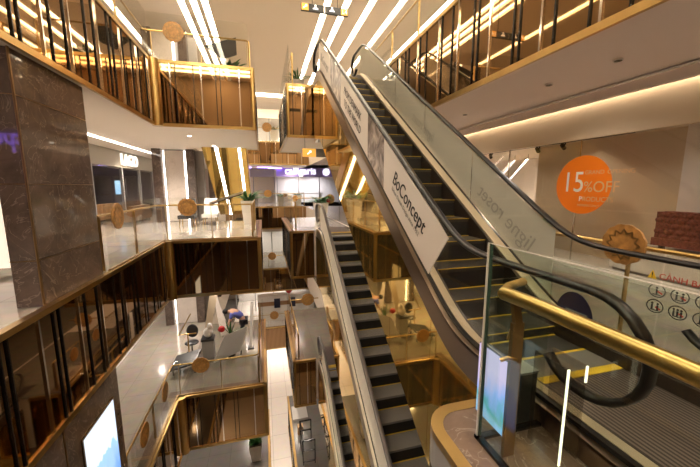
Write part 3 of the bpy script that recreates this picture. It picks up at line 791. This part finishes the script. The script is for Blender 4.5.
for k, (x, y) in enumerate(((-1.5, 29.2), (.2, 28.8), (1.1, 29.8))):
    tag(MB().box(x-.6, x+.6, y, y+.12, 3.18, 3.24).build('ceiling_light', 'led_purple'), ['purple ceiling glow at the left of the far bluish shop', 'purple ceiling glow in the middle of the far bluish shop', 'purple ceiling glow beside the far purple header'][k], 'ceiling light', 'purple ceiling glows')
t = thing('desk', 'pale display desk inside the far purple-headed shop', 'desk', (4.0, 31.3, 0))
MB().box(3.2, 5.6, 31, 31.7, .9, 1.0).build('top', 'white_gloss', t); MB().box(3.3, 3.5, 31.1, 31.6, 0, .9).build('leg', 'white_gloss', t); MB().box(5.3, 5.5, 31.1, 31.6, 0, .9).build('leg', 'white_gloss', t)
# slatted fascia far down and the counter with blue boxes
t = thing('counter', 'long white counter ledge on a wooden base far below', 'counter', (0, 27.5, -10))
MB().box(-.8, 4.0, 27.2, 28.0, -8.2, -7.7).build('ledge', 'white_gloss', t); MB().box(-.8, 4.0, 27.3, 27.9, -8.6, -8.2).build('wood_band', 'wood_slat', t); MB().box(-.8, 4.0, 27.35, 27.85, -10, -8.6).build('base', 'white_gloss', t)
for k, x in enumerate((.55, 1.85)):
    tag(MB().box(x, x+.5, 27.08, 27.2, -8.75, -7.95).build('notice_box', 'blue_vinyl'), ('left' if k == 0 else 'right')+' of two small blue notices on the white counter far below', 'notice', 'blue notices')
tag(MB().ball((1.85, 27.6, -7.39), .28, .28, .3).build('flower_bunch', 'flower_red'), 'dark red flower bunch standing on the white counter far below', 'flowers')
struct('wall_panel', MB().box(-2.8, 3.2, 25.90, 25.94, -11.75, -10.1), ['slats'])

# ------------------------------------------------------------------ hanging signs
def arrow(m_, c, s, yv, mi=0):
    x, z = c; m_.bar((x-s*.5, yv, z-s*.4), (x+s*.35, yv, z+s*.3), .004, s*.28, (0, 0, 1), mi)
    m_.prism([(x+s*.6, yv-.002, z+s*.55), (x-s*.05, yv-.002, z+s*.5), (x+s*.55, yv-.002, z-s*.1)], (0, .004, 0), mi)
t = thing('hanging_sign', 'black direction sign with orange ends hanging under the top ceiling', 'sign', (1.3, 7, 5.1))
MB().box(.87, 1.84, 7.0, 7.05, 5.10, 5.235).build('body', 'dark_plastic', t)
MB().box(.88, 1.02, 6.99, 7.0, 5.105, 5.23).build('end_square', 'sign_yellow_glow', t); MB().box(1.69, 1.83, 6.99, 7.0, 5.105, 5.23).build('end_square', 'sign_yellow_glow', t)
b = MB(); arrow(b, (.95, 5.17), .07, 6.985)
for x in (1.16, 1.50): b.ball((x, 6.985, 5.205), .02, .006, .02); b.box(x-.055, x+.055, 6.982, 6.988, 5.135, 5.155); b.box(x-.03, x+.03, 6.982, 6.988, 5.155, 5.18)
b.build('pictogram', 'sign_glow', t); text('level_number', 'L4', .11, (1.71, 6.985, 5.125), (1, 0, 0), (0, 0, 1), 'sign_glow', t, .002)
MB().box(1.335, 1.345, 6.985, 6.99, 5.10, 5.24).build('divider', 'chrome', t)
for x in (1.10, 1.62): MB().tube([(x, 7.03, 5.25), (x, 7.03, 8.8)], .006, 6).build('hanger', 'black_metal', t)
t = thing('hanging_sign', 'small grey direction sign with a yellow arrow square above the purple store', 'sign', (1.8, 11.38, 2.7))
MB().box(1.36, 2.36, 11.36, 11.42, 2.62, 2.90).build('body', 'grey_plastic', t); MB().box(1.36, 1.82, 11.35, 11.36, 2.62, 2.90).build('arrow_square', 'sign_yellow_glow', t)
b = MB(); arrow(b, (1.59, 2.76), .13, 11.342); b.build('arrow', 'sign_glow', t)
for x in (1.45, 2.27): MB().tube([(x, 11.39, 2.90), (x, 11.39, 3.3)], .006, 6).build('hanger', 'black_metal', t)
t = thing('exit_sign', 'small green lit exit sign above the upper right gallery', 'sign', (5.0, 9.0, 6.9))
MB().box(4.9, 5.3, 9.0, 9.05, 7.3, 7.5).build('body', 'glass', t); MB().ball((5.0, 8.99, 7.42), .05, .01, .06).box(5.12, 5.28, 8.985, 8.995, 7.36, 7.44).build('symbol', 'green_glow', t)
MB().tube([(5.1, 9.02, 7.5), (5.1, 9.02, 8.8)], .006, 6).build('hanger', 'black_metal', t)

# ------------------------------------------------------------------ right soffit, cove and furniture store
b = MB().box(5.95, 6.05, -4, 20, 2.5, 3.5).box(6.05, 12, -4, 20, 2.6, 2.7); struct('wall_right', b, ['beige_paint'])
struct('ceiling', MB().box(5.78, 5.86, -4, 20, 3.11, 3.30), ['soffit_paint'])
struct('trim_42', MB().box(5.62, 5.70, -4, 20, 3.245, 3.262), ['white_gloss'])
tag(MB().box(5.87, 5.93, -3.5, 19.5, 3.24, 3.27).build('cove_light', 'led_soft'), 'hidden warm cove light above the furniture store front', 'ceiling light')
struct('floor', MB().box(5.95, 12, -4, 20, 0, .10), ['floor_white'])
struct('window_1', MB().box(5.99, 6.01, -4, 19, .1, 2.5), ['store_glass'])
b = MB()
for y in (2.9, 5.0, 6.9, 9.0, 11.1): b.box(5.985, 6.015, y-.008, y+.008, .1, 2.5)
struct('trim_40', b, ['chrome'])
struct('trim_41', MB().box(5.93, 6.07, -4, 19, 0, .12), ['white_gloss'])
struct('wall_store', MB().box(11.4, 11.5, -4, 20, .1, 2.6).box(6.6, 11.5, 14, 14.1, .1, 2.6), ['store_grey'])
tag(MB().box(6.9, 7.0, 3.75, 6.9, .1, 2.6).build('partition', 'beige_paint'), 'tall beige partition behind the orange discount disc', 'partition')
tag(MB().box(6.6, 6.7, 0, 3.72, .1, 2.6).build('partition', 'white_gloss'), 'tall pale white partition behind the red quilted sofa', 'partition')
t = thing('sofa', 'red-brown quilted sofa behind the right store glass', 'sofa', (6.2, 2.6, .1))
b = MB()
for i in range(18):
    for j in range(5): b.ball((6.16, 1.2+i*.14+(.07 if j % 2 else 0), .80+j*.09), .035, .08, .055, 8)
b.box(6.14, 6.5, 1.12, 3.70, .74, 1.20)
b.build('backrest', 'sofa_red', t)
MB().box(6.11, 6.55, 1.0, 3.72, .66, .78).build('seat', 'sofa_red', t)
for y in (1.1, 3.6):
    MB().box(6.2, 6.26, y, y+.06, .58, .66).build('leg', 'black_metal', t)
t = thing('display_plinth', 'long white display plinth carrying the red quilted sofa', 'plinth', (6.3, 2.6, .1))
MB().box(6.08, 6.57, .8, 4.3, .16, .56).build('body', 'white_gloss', t); MB().box(6.06, 6.58, .78, 4.32, .56, .58).build('top', 'white_gloss', t); MB().box(6.12, 6.54, .84, 4.26, .1, .16).build('toe_kick', 'store_grey', t)
t = thing('cushion', 'dark cushion lying on the red quilted sofa', 'cushion', (6.3, 2.75, 1.2))
MB().ball((6.32, 2.95, 1.34), .10, .22, .11).build('cover', 'dark_plastic', t)
# discount disc on the glass
t = thing('discount_sticker', 'large round orange discount sticker on the right store glass', 'sticker', (5.98, 4.9, 1.63))
pts = [(4.90+.56*math.cos(2*PI*k/64), 1.63+.56*math.sin(2*PI*k/64)) for k in range(64)]
MB().prism([(5.984, a, c) for a, c in pts], (-.004, 0, 0)).build('disc', 'orange_vinyl', t)
xt = 5.974
text('number', '15', .56, (xt, 5.32, 1.50), RX, RY, 'text_white', t, .001, sx=.85)
text('offer', '%OFF', .285, (xt, 4.86, 1.50), RX, RY, 'text_gold', t, .001, sx=.95)
text('occasion', 'GRAND', .105, (xt, 4.86, 1.83), RX, RY, 'text_gold', t, .001); text('occasion', 'OPENING', .105, (xt, 4.44, 1.83), RX, RY, 'text_gold', t, .001)
text('item', 'PRODUCTS', .125, (xt, 4.93, 1.32), RX, RY, 'text_gold', t, .001)
text('note', 'MEMBERS ONLY', .06, (xt, 4.95, 1.22), RX, RY, 'text_gold', t, .001)
text('letter', 'P', .128, (xt-.002, 4.93, 1.32), RX, RY, 'text_white', t, .001)
# tube lamps, track spots and other store things
for k, (y, x) in enumerate(((9.3, 8.0), (8.75, 8.0))):
    t = thing('tube_lamp', ('farther' if k == 0 else 'nearer')+' of two slanted white tube lamps in the right store', 'lamp', (x, y, 2.1), 'slanted tube lamps')
    MB().tube([(x, y+.35, 1.85), (x, y-.35, 2.45)], .028, 8).build('tube', 'sign_glow', t)
    MB().tube([(x, y-.35, 2.45), (x, y-.35, 2.6)], .006, 6).build('hanger', 'black_metal', t)
for k, (x, y) in enumerate(((6.6, 8.3), (6.6, 6.6), (6.6, 5.9))):
    t = thing('track_spot', ['black ceiling spotlight farthest inside the right store', 'black ceiling spotlight in the middle of the right store track', 'black ceiling spotlight above the orange discount disc'][k], 'lamp', (x, y, 2.5), 'track spotlights')
    MB().tube([(x, y, 2.60), (x, y, 2.52)], .015, 8).build('stem', 'black_metal', t); MB().tube([(x-.03, y+.05, 2.53), (x-.08, y-.06, 2.44)], .045, 12).build('lamp_head', 'black_metal', t)
tag(MB().box(6.58, 6.62, 4.5, 9, 2.57, 2.6).build('light_track', 'black_metal'), 'thin black light track along the right store ceiling', 'light track')
sofa('sofa', 'grey low sofa by the plant deep in the right store', (8.2, 7.4, .1), 2.0, .9, .75, 'store_grey')
t = thing('table_lamp', 'white panel display wall deep in the right store', 'display wall', (9.5, 9, .1)); t.name = 'display_wall'
MB().box(9.4, 9.5, 7, 13, .1, 2.6).build('panel', 'white_paint', t); MB().box(9.38, 9.4, 8.8, 9.1, .9, 2.0).build('poster', 'silver_panel', t)

# ------------------------------------------------------------------ plants
def plant(label, loc, hp, wp, n, L, pot='pot_white', leafm='leaf', name='potted_plant', w=.05, droop=.35, flower=False, group='potted plants', rise=.8):
    t = thing(name, label, 'plant', loc, group); x, y, z = loc
    MB().add([(x-wp*.7, y-wp*.7, z), (x+wp*.7, y-wp*.7, z), (x+wp*.7, y+wp*.7, z), (x-wp*.7, y+wp*.7, z), (x-wp, y-wp, z+hp), (x+wp, y-wp, z+hp), (x+wp, y+wp, z+hp), (x-wp, y+wp, z+hp)],
             [(3, 2, 1, 0), (0, 1, 5, 4), (1, 2, 6, 5), (2, 3, 7, 6), (3, 0, 4, 7)]).build('pot', pot, t)
    MB().box(x-wp*.93, x+wp*.93, y-wp*.93, y+wp*.93, z+hp-.04, z+hp-.02).build('soil', 'soil', t)
    b = MB()
    for k in range(n):
        a = random.random()*2*PI; e = rise*(.35+random.random()*.9)
        b.leaf((x+random.uniform(-.5, .5)*wp, y+random.uniform(-.5, .5)*wp, z+hp-.03), (math.cos(a), math.sin(a), e), L*random.uniform(.6, 1.1), w, droop)
    b.build('foliage', leafm, t)
    if flower:
        b = MB()
        for dx, dy, dz in flower: b.ball((x+dx, y+dy, z+hp+dz), .10, .10, .09)
        b.build('flower', 'flower_red', t)
    return t
plant('white tapered planter with spiky plant and red bloom at the centre escalator head', (2.6, 15.0, 0), .85, .32, 60, .85, w=.09, flower=[(.35, -.1, .1)], rise=1.0)
plant('white tall planter with leafy plant before the gold light-lined soffit', (-.62, 14.6, 0), 1.0, .32, 55, 1.0, w=.10, rise=1.2)
plant('small potted plant by the rail left of the far purple store', (1.35, 26.6, 0), .85, .28, 26, .8, 'pot_grey', w=.08)
plant('small pale potted plant under the far purple header', (2.75, 27.3, 0), .9, .35, 26, .6, 'pot_white', w=.08)
plant('green bushy plant in pot at the top left platform corner', (-.85, 11.4, 5), .25, .2, 60, .62, 'pot_grey', w=.08, rise=1.2)
plant('white potted plant on the far top gallery', (1.0, 26.9, 5), 1.0, .3, 26, .8, w=.08)
plant('spiky plant on the narrow top platform left of the escalator end', (1.35, 12.2, 5), .35, .2, 34, .75, 'pot_grey', w=.05, rise=1.2)
plant('white tapered planter on the dark floor at the bottom, below the left platform', (-.72, 12.9, -10), .75, .26, 70, .48, w=.09, droop=.2, rise=2.2)
plant('leafy plant in planter at the foot of the lowest escalator', (1.45, 10.2, -10), .7, .24, 30, .5, w=.08) if False else None
plant('green spiky plant in a grey pot behind the store glass left of the orange disc', (6.34, 6.2, .1), .60, .16, 70, .5, 'pot_grey', w=.06, rise=1.0)

# ------------------------------------------------------------------ lower platform clutter
t = thing('tilted_display', 'tilted silver-grey rectangular panel propped on the lower platform', 'panel', (-1.6, 12.2, -5), None)
c0 = [(-2.02, 12.1, -4.92), (-1.05, 12.05, -4.55), (-.80, 12.25, -3.72), (-1.62, 12.35, -4.05)]
nv = (Vector(c0[1])-Vector(c0[0])).cross(Vector(c0[3])-Vector(c0[0])).normalized()
MB().prism(c0, nv*.05).build('board', 'silver_panel', t)
b = MB()
for i in range(4): b.bar(Vector(c0[i])-nv*.01, Vector(c0[(i+1) % 4])-nv*.01, .04, .04, nv)
b.build('frame', 'white_gloss', t)
MB().bar((-1.1, 12.6, -5), (-.95, 12.2, -4.1), .04, .04).build('prop', 'dark_plastic', t)
t = thing('storage_bin', 'upright grey bin beside the tilted silver panel', 'bin', (-2.05, 12.4, -5))
MB().box(-2.44, -2.04, 12.3, 12.7, -5, -4.15).build('body', 'grey_plastic', t); MB().box(-2.47, -2.01, 12.27, 12.73, -4.15, -4.08).build('lid', 'dark_plastic', t)
t = thing('paper_roll', 'white crumpled bundle on top of the grey bin', 'bundle', (-2.05, 12.4, -4.08))
MB().ball((-2.22, 12.5, -3.88), .18, .18, .2).ball((-2.16, 12.52, -3.72), .11, .12, .2).build('bundle', 'white_gloss', t)
t = thing('flower_arrangement', 'red flower with long green leaves above the tilted silver panel', 'flowers', (-1.55, 12.5, -5))
b = MB()
for k in range(26): b.leaf((-1.45, 12.6, -4.15), (random.uniform(-.4, 1.0), random.uniform(-.5, .3), random.uniform(.3, 1.4)), random.uniform(.45, .9), .06, .25)
b.build('foliage', 'leaf', t); MB().ball((-1.72, 12.35, -3.75), .13, .12, .12).build('flower', 'flower_red', t); MB().lathe((-1.45, 12.6, -5), [(.14, 0), (.18, .85)], 12).build('vase', 'dark_plastic', t)
t = thing('dark_cart', 'flat dark tilted tray cart left of the grey bin', 'cart', (-2.6, 11.9, -5))
MB().prism([(-3.4, 11.6, -4.80), (-2.55, 11.6, -4.62), (-2.45, 12.3, -4.45), (-3.3, 12.3, -4.63)], (0, 0, .06)).build('tray', 'dark_plastic', t)
for x, y in ((-3.3, 11.7), (-2.6, 11.7), (-2.55, 12.2), (-3.2, 12.2)): MB().tube([(x, y, -5), (x, y, -4.7)], .025, 8).build('leg', 'black_metal', t)
t = thing('desk_chair', 'black swivel chair between dark cart and grey bin', 'chair', (-2.45, 12.7, -5))
MB().ball((-2.95, 13.1, -4.5), .26, .25, .07).build('seat', 'dark_plastic', t); MB().ball((-2.95, 13.35, -4.12), .22, .05, .28).build('backrest', 'dark_plastic', t); MB().tube([(-2.95, 13.1, -4.95), (-2.95, 13.1, -4.5)], .03, 8).build('stem', 'black_metal', t)
for k in range(5): MB().bar((-2.95, 13.1, -4.95), (-2.95+.28*math.cos(k*1.256), 13.1+.28*math.sin(k*1.256), -4.97), .04, .04).build('foot', 'black_metal', t)
t = thing('leaning_board', 'long pale board leaning diagonally behind the grey bin', 'board', (-2.6, 13.0, -5))
MB().prism([(-2.60, 13.0, -4.95), (-2.42, 13.0, -4.95), (-1.95, 13.4, -2.75), (-2.25, 13.4, -2.75)], (0, .05, 0)).build('board', 'beige_paint', t)
t = thing('leaning_board', 'pinkish white board leaning next to the bending person', 'board', (-1.9, 13.8, -5))
MB().prism([(-2.05, 14.4, -4.95), (-1.65, 14.4, -4.95), (-2.15, 14.7, -3.2), (-2.3, 14.7, -3.2)], (0, .05, 0)).build('board', 'marble_white', t)
t = thing('brass_stand', 'angular brass stand at the end of the tiled aisle below', 'stand', (-3.2, 12.8, -5))
MB().tube([(-3.35, 12.8, -4.0), (-2.7, 12.8, -4.0)], .02, 8).tube([(-3.3, 12.8, -4.0), (-2.85, 12.8, -3.2)], .02, 8).build('arm', 'brass', t); MB().tube([(-3.0, 12.8, -5), (-3.0, 12.8, -4.0)], .025, 8).build('pole', 'brass', t)
t = thing('white_post', 'slim white post rising right of the bending person', 'post', (-.75, 13.2, -5))
MB().bar((-.72, 13.0, -5), (-.62, 13.3, -3.1), .10, .10).build('shaft', 'white_gloss', t); MB().box(-.85, -.6, 12.9, 13.15, -5, -4.95).build('base', 'dark_plastic', t)

# person bending forward (skin surface)
def skin_body(name, verts, edges, radii, m_, parent, sub=1):
    off = Vector(parent['_w']); me = bpy.data.meshes.new(name); me.from_pydata([Vector(v)-off for v in verts], edges, [])
    o = bpy.data.objects.new(name, me); C.objects.link(o); o.parent = parent
    s_ = o.modifiers.new('skin', 'SKIN'); s_.use_smooth_shade = True
    for i, r in enumerate(radii): me.skin_vertices[0].data[i].radius = (r, r)
    me.skin_vertices[0].data[0].use_root = True
    u = o.modifiers.new('sub', 'SUBSURF'); u.levels = sub; u.render_levels = sub
    me.materials.append(M[m_]); return o
px_, py_ = -1.2, 13.9
t = thing('person', 'person in a blue shirt bending forward on the lower platform', 'person', (px_, py_, -5))
def P_(dx, dy, dz): return (px_+dx, py_+dy, -5+dz)
skin_body('body', [P_(.16, .05, .92), P_(-.06, .02, 1.18), P_(-.26, -.02, 1.36), P_(-.38, -.03, 1.36), P_(-.50, -.04, 1.33),
    P_(.16, .14, .86), P_(.10, .15, .48), P_(.16, .16, .08), P_(.02, .16, .04), P_(.16, -.05, .86), P_(.08, -.07, .48), P_(.14, -.08, .08), P_(0, -.08, .04),
    P_(-.26, .19, 1.30), P_(-.34, .24, 1.04), P_(-.46, .20, .80), P_(-.26, -.23, 1.28), P_(-.34, -.28, 1.02), P_(-.46, -.24, .78)],
    [(0, 1), (1, 2), (2, 3), (3, 4), (0, 5), (5, 6), (6, 7), (7, 8), (0, 9), (9, 10), (10, 11), (11, 12), (2, 13), (13, 14), (14, 15), (2, 16), (16, 17), (17, 18)],
    [.15, .15, .14, .065, .10, .10, .07, .045, .035, .10, .07, .045, .035, .07, .05, .035, .07, .05, .035], 'skin', t)
skin_body('shirt', [P_(.14, .05, .95), P_(-.06, .02, 1.185), P_(-.26, -.02, 1.365), P_(-.27, .19, 1.31), P_(-.33, .235, 1.10), P_(-.27, -.23, 1.29), P_(-.33, -.275, 1.08)],
    [(0, 1), (1, 2), (2, 3), (3, 4), (2, 5), (5, 6)], [.185, .185, .175, .095, .08, .095, .08], 'shirt_blue', t)
skin_body('trousers', [P_(.17, .05, .90), P_(.17, .14, .84), P_(.11, .15, .48), P_(.165, .16, .12), P_(.17, -.05, .84), P_(.09, -.07, .48), P_(.145, -.08, .12)],
    [(0, 1), (1, 2), (2, 3), (0, 4), (4, 5), (5, 6)], [.17, .12, .09, .07, .12, .09, .07], 'trouser', t)
MB().ball(P_(-.54, -.04, 1.36), .12, .095, .115, 14).build('hair', 'hair', t)
b = MB()
for sy in (-.22, .22):
    for k in range(5): b.tube([P_(-.46, sy-.03+.016*k, .80), P_(-.50, sy-.03+.016*k, .73), P_(-.48, sy-.03+.016*k, .68)], .009, 6)
b.build('fingers', 'skin', t)

# floor below the middle platform: lounge chairs by the rail
for k, (x, y) in enumerate(((-3.0, 14.2), (-2.2, 14.6))):
    t = thing('lounge_chair', ('dark' if k == 0 else 'white')+' lounge chair on the middle platform left of the gold soffit', 'chair', (x, y, 0))
    MB().box(x-.3, x+.3, y-.3, y+.3, .32, .46).build('seat', 'dark_plastic' if k == 0 else 'white_gloss', t)
    MB().prism([(x-.3, y+.26, .42), (x+.3, y+.26, .42), (x+.25, y+.42, 1.1), (x-.25, y+.42, 1.1)], (0, .07, 0)).build('backrest', 'dark_plastic' if k == 0 else 'white_gloss', t)
    for sx in (-.26, .26):
        for sy in (-.26, .26): MB().tube([(x+sx, y+sy, 0), (x+sx*.9, y+sy*.9, .34)], .018, 8).build('leg', 'brass', t)
t = thing('handrail_end', 'slanted black and steel handrail end crossing behind the middle platform rail', 'handrail', (-1.6, 13.2, 0))
MB().bar((-1.95, 13.0, .98), (-.75, 13.0, 1.38), .05, .09).build('rail', 'steel', t); MB().bar((-1.95, 12.97, .93), (-.75, 12.97, 1.33), .05, .03).build('rubber_strip', 'rubber', t); MB().bar((-1.3, 13.0, 0), (-1.3, 13.0, 1.18), .10, .05).build('support', 'wood', t)

t = thing('tilted_screen', 'dark tilted flat panel standing behind the top left platform rail', 'screen', (-1.2, 12.6, 5))
MB().prism([(-1.75, 12.6, 6.35), (-.72, 12.6, 6.72), (-.72, 12.7, 6.2), (-1.2, 12.7, 6.0)], (0, .05, 0)).build('panel', 'dark_plastic', t); MB().bar((-1.05, 12.75, 5), (-1.05, 12.75, 6.3), .08, .08).build('stand', 'pot_white', t)
# bits two floors down, right
t = thing('grey_tarp', 'grey folded sheet on the floor left of the lowest escalator', 'sheet', (1.2, 15.0, -10))
MB().box(1.0, 1.75, 14.6, 15.6, -10, -9.85).build('sheet', 'pot_grey', t)
t = thing('cardboard_box', 'small brown cardboard box beside the grey sheet', 'box', (1.3, 13.9, -10))
MB().box(1.15, 1.4, 13.7, 13.95, -10, -9.6).build('body', 'carton', t); MB().box(1.25, 1.3, 13.69, 13.96, -9.602, -9.595).build('tape', 'beige_paint', t)
t = thing('metal_rack', 'black open metal rack near the lowest escalator', 'rack', (1.5, 12.4, -10))
for x in (1.2, 1.7):
    for y in (12.0, 13.2): MB().bar((x, y, -10), (x, y, -8.9), .04, .04).build('upright', 'black_metal', t)
for z in (-9.9, -9.4, -8.92): MB().box(1.18, 1.72, 12.0, 12.04, z, z+.04).box(1.18, 1.72, 13.18, 13.22, z, z+.04).box(1.2, 1.24, 12, 13.2, z, z+.04).build('shelf_frame', 'black_metal', t)

# purple shop name behind the viewer, seen mirrored in the polished marble
t = thing('shop_sign', 'purple glowing shop name mirrored in the polished marble pillar', 'sign', (-8, -3.0, 3))
text('letters', 'BoConcept', 1.15, (-5.5, -3.0, 2.95), (-1, 0, 0), (0, 0, 1), 'neon_purple', t, .03, sx=.5)

# ------------------------------------------------------------------ lamps
DN = [0]
def downlight(x, y, z, e, label, show=True, spot=2.3, col=(1, .80, .56)):
    t = thing('downlight', label, 'ceiling light', (x, y, z), 'round ceiling downlights')
    MB().lathe((x, y, z), [(.085 if show else .055, -.012), (.085 if show else .055, .0)], 20).build('trim_ring', 'white_gloss', t)
    MB().lathe((x, y, z), [(.062 if show else .045, -.016), (.062 if show else .045, -.010)], 20).build('lens', 'lamp_lens' if show else 'black_metal', t)
def lamp(x, y, z, e, size=1.0, col=(1, .87, .74), spot=2.6):
    L = bpy.data.lights.new('lamp', 'SPOT'); L.energy = e; L.color = col; L.spot_size = spot; L.spot_blend = 1; L.shadow_soft_size = .12
    o = bpy.data.objects.new('unseen_spot', L); C.objects.link(o); o.location = (x, y, z-.03)  # spot without a fitting, for mall downlights and added brightening
# fittings the photo shows
downlight(-2.3, 12.0, 3.27, 0, 'lit downlight, nearer of two, under the top left platform')
downlight(-1.9, 14.6, 3.27, 0, 'lit downlight, farther of two, under the top left platform')
downlight(1.95, 15.2, 3.27, 0, 'lit downlight under the small top platform by the purple store')
for k, y in enumerate((3.43, 4.5, 6.77)):
    downlight(4.58, y, 3.25, 0, ['unlit round ceiling spot nearest the picture edge in the right soffit', 'unlit round ceiling spot in the middle of the right soffit', 'unlit round ceiling spot beside the escalator handrail in the right soffit'][k], False)
for z in (3.2, -1.8, -6.8, -11.8):
    for x, y in ((-4.6, 1.0), (-4.6, 9.5), (-4.2, 13.5), (-1.5, 13.2), (-5.6, 18), (-2, 29), (2.5, 29), (1.6, 14.0)):
        lamp(x, y, z, {3.2: 250, -1.8: 75, -6.8: 90, -11.8: 190}[z])
for y in (1, 4.5, 8): lamp(4.8, y, 3.2, 45)
for z in (3.2, -1.8): lamp(-3.8, 14.0, z, 150)  # unseen spots added to wash the white stone panels
for y in (16.5, 20.5): lamp(-5.7, y, 3.2, 6)
lamp(6.32, 1.6, 2.5, 28); lamp(6.45, 5.4, 2.5, 8)  # unseen spots added to brighten the store partitions
for y in (2.5, 5.5, 8.5, 11.5): lamp(7.8, y, 2.55, 110, col=(1, .86, .7))
for y in (17, 20, 23): lamp(-8.5, y, 3.1, 60, col=(.85, .85, 1))
for x in (-1, 3, 5): lamp(x, 31.6, 3.1, 260, col=(.95, .92, 1))  # extra unseen spots added to brighten the far purple-headed shop
for z in (8.3, -1.8, -6.8, -11.8):
    for x in (-1, 2.5): lamp(x, 31.5, z, 160, col=(1, .92, .82))
for x, y in ((0.3, 22), (0.3, 18), (0.3, 13)): lamp(x, y, -3, 600, spot=1.2)  # unseen spots in mid-air over the bottom floors, no fitting
w = bpy.data.worlds.new('World'); bpy.context.scene.world = w; w.use_nodes = True
w.node_tree.nodes['Background'].inputs[0].default_value = (1, .88, .80, 1); w.node_tree.nodes['Background'].inputs[1].default_value = .35

# ------------------------------------------------------------------ camera and view
cam = bpy.data.cameras.new('Camera'); co = bpy.data.objects.new('Camera', cam); C.objects.link(co)
cam.sensor_width = 36; cam.lens = 320/700*36; cam.clip_start = .02; cam.clip_end = 200
co.location = (0, 0, 1.6); co.rotation_euler = (math.radians(90-8.3556), 0, math.radians(-15.0556))
S = bpy.context.scene; S.camera = co
vs = S.view_settings; vs.view_transform = 'Standard'; vs.look = 'None'; vs.gamma = 1; vs.use_curve_mapping = False; vs.exposure = 1.3
S.cycles.max_bounces = 12; S.cycles.transparent_max_bounces = 24; S.cycles.glossy_bounces = 6; S.cycles.sample_clamp_indirect = 6
for o in bpy.data.objects:
    if '_w' in o: del o['_w']
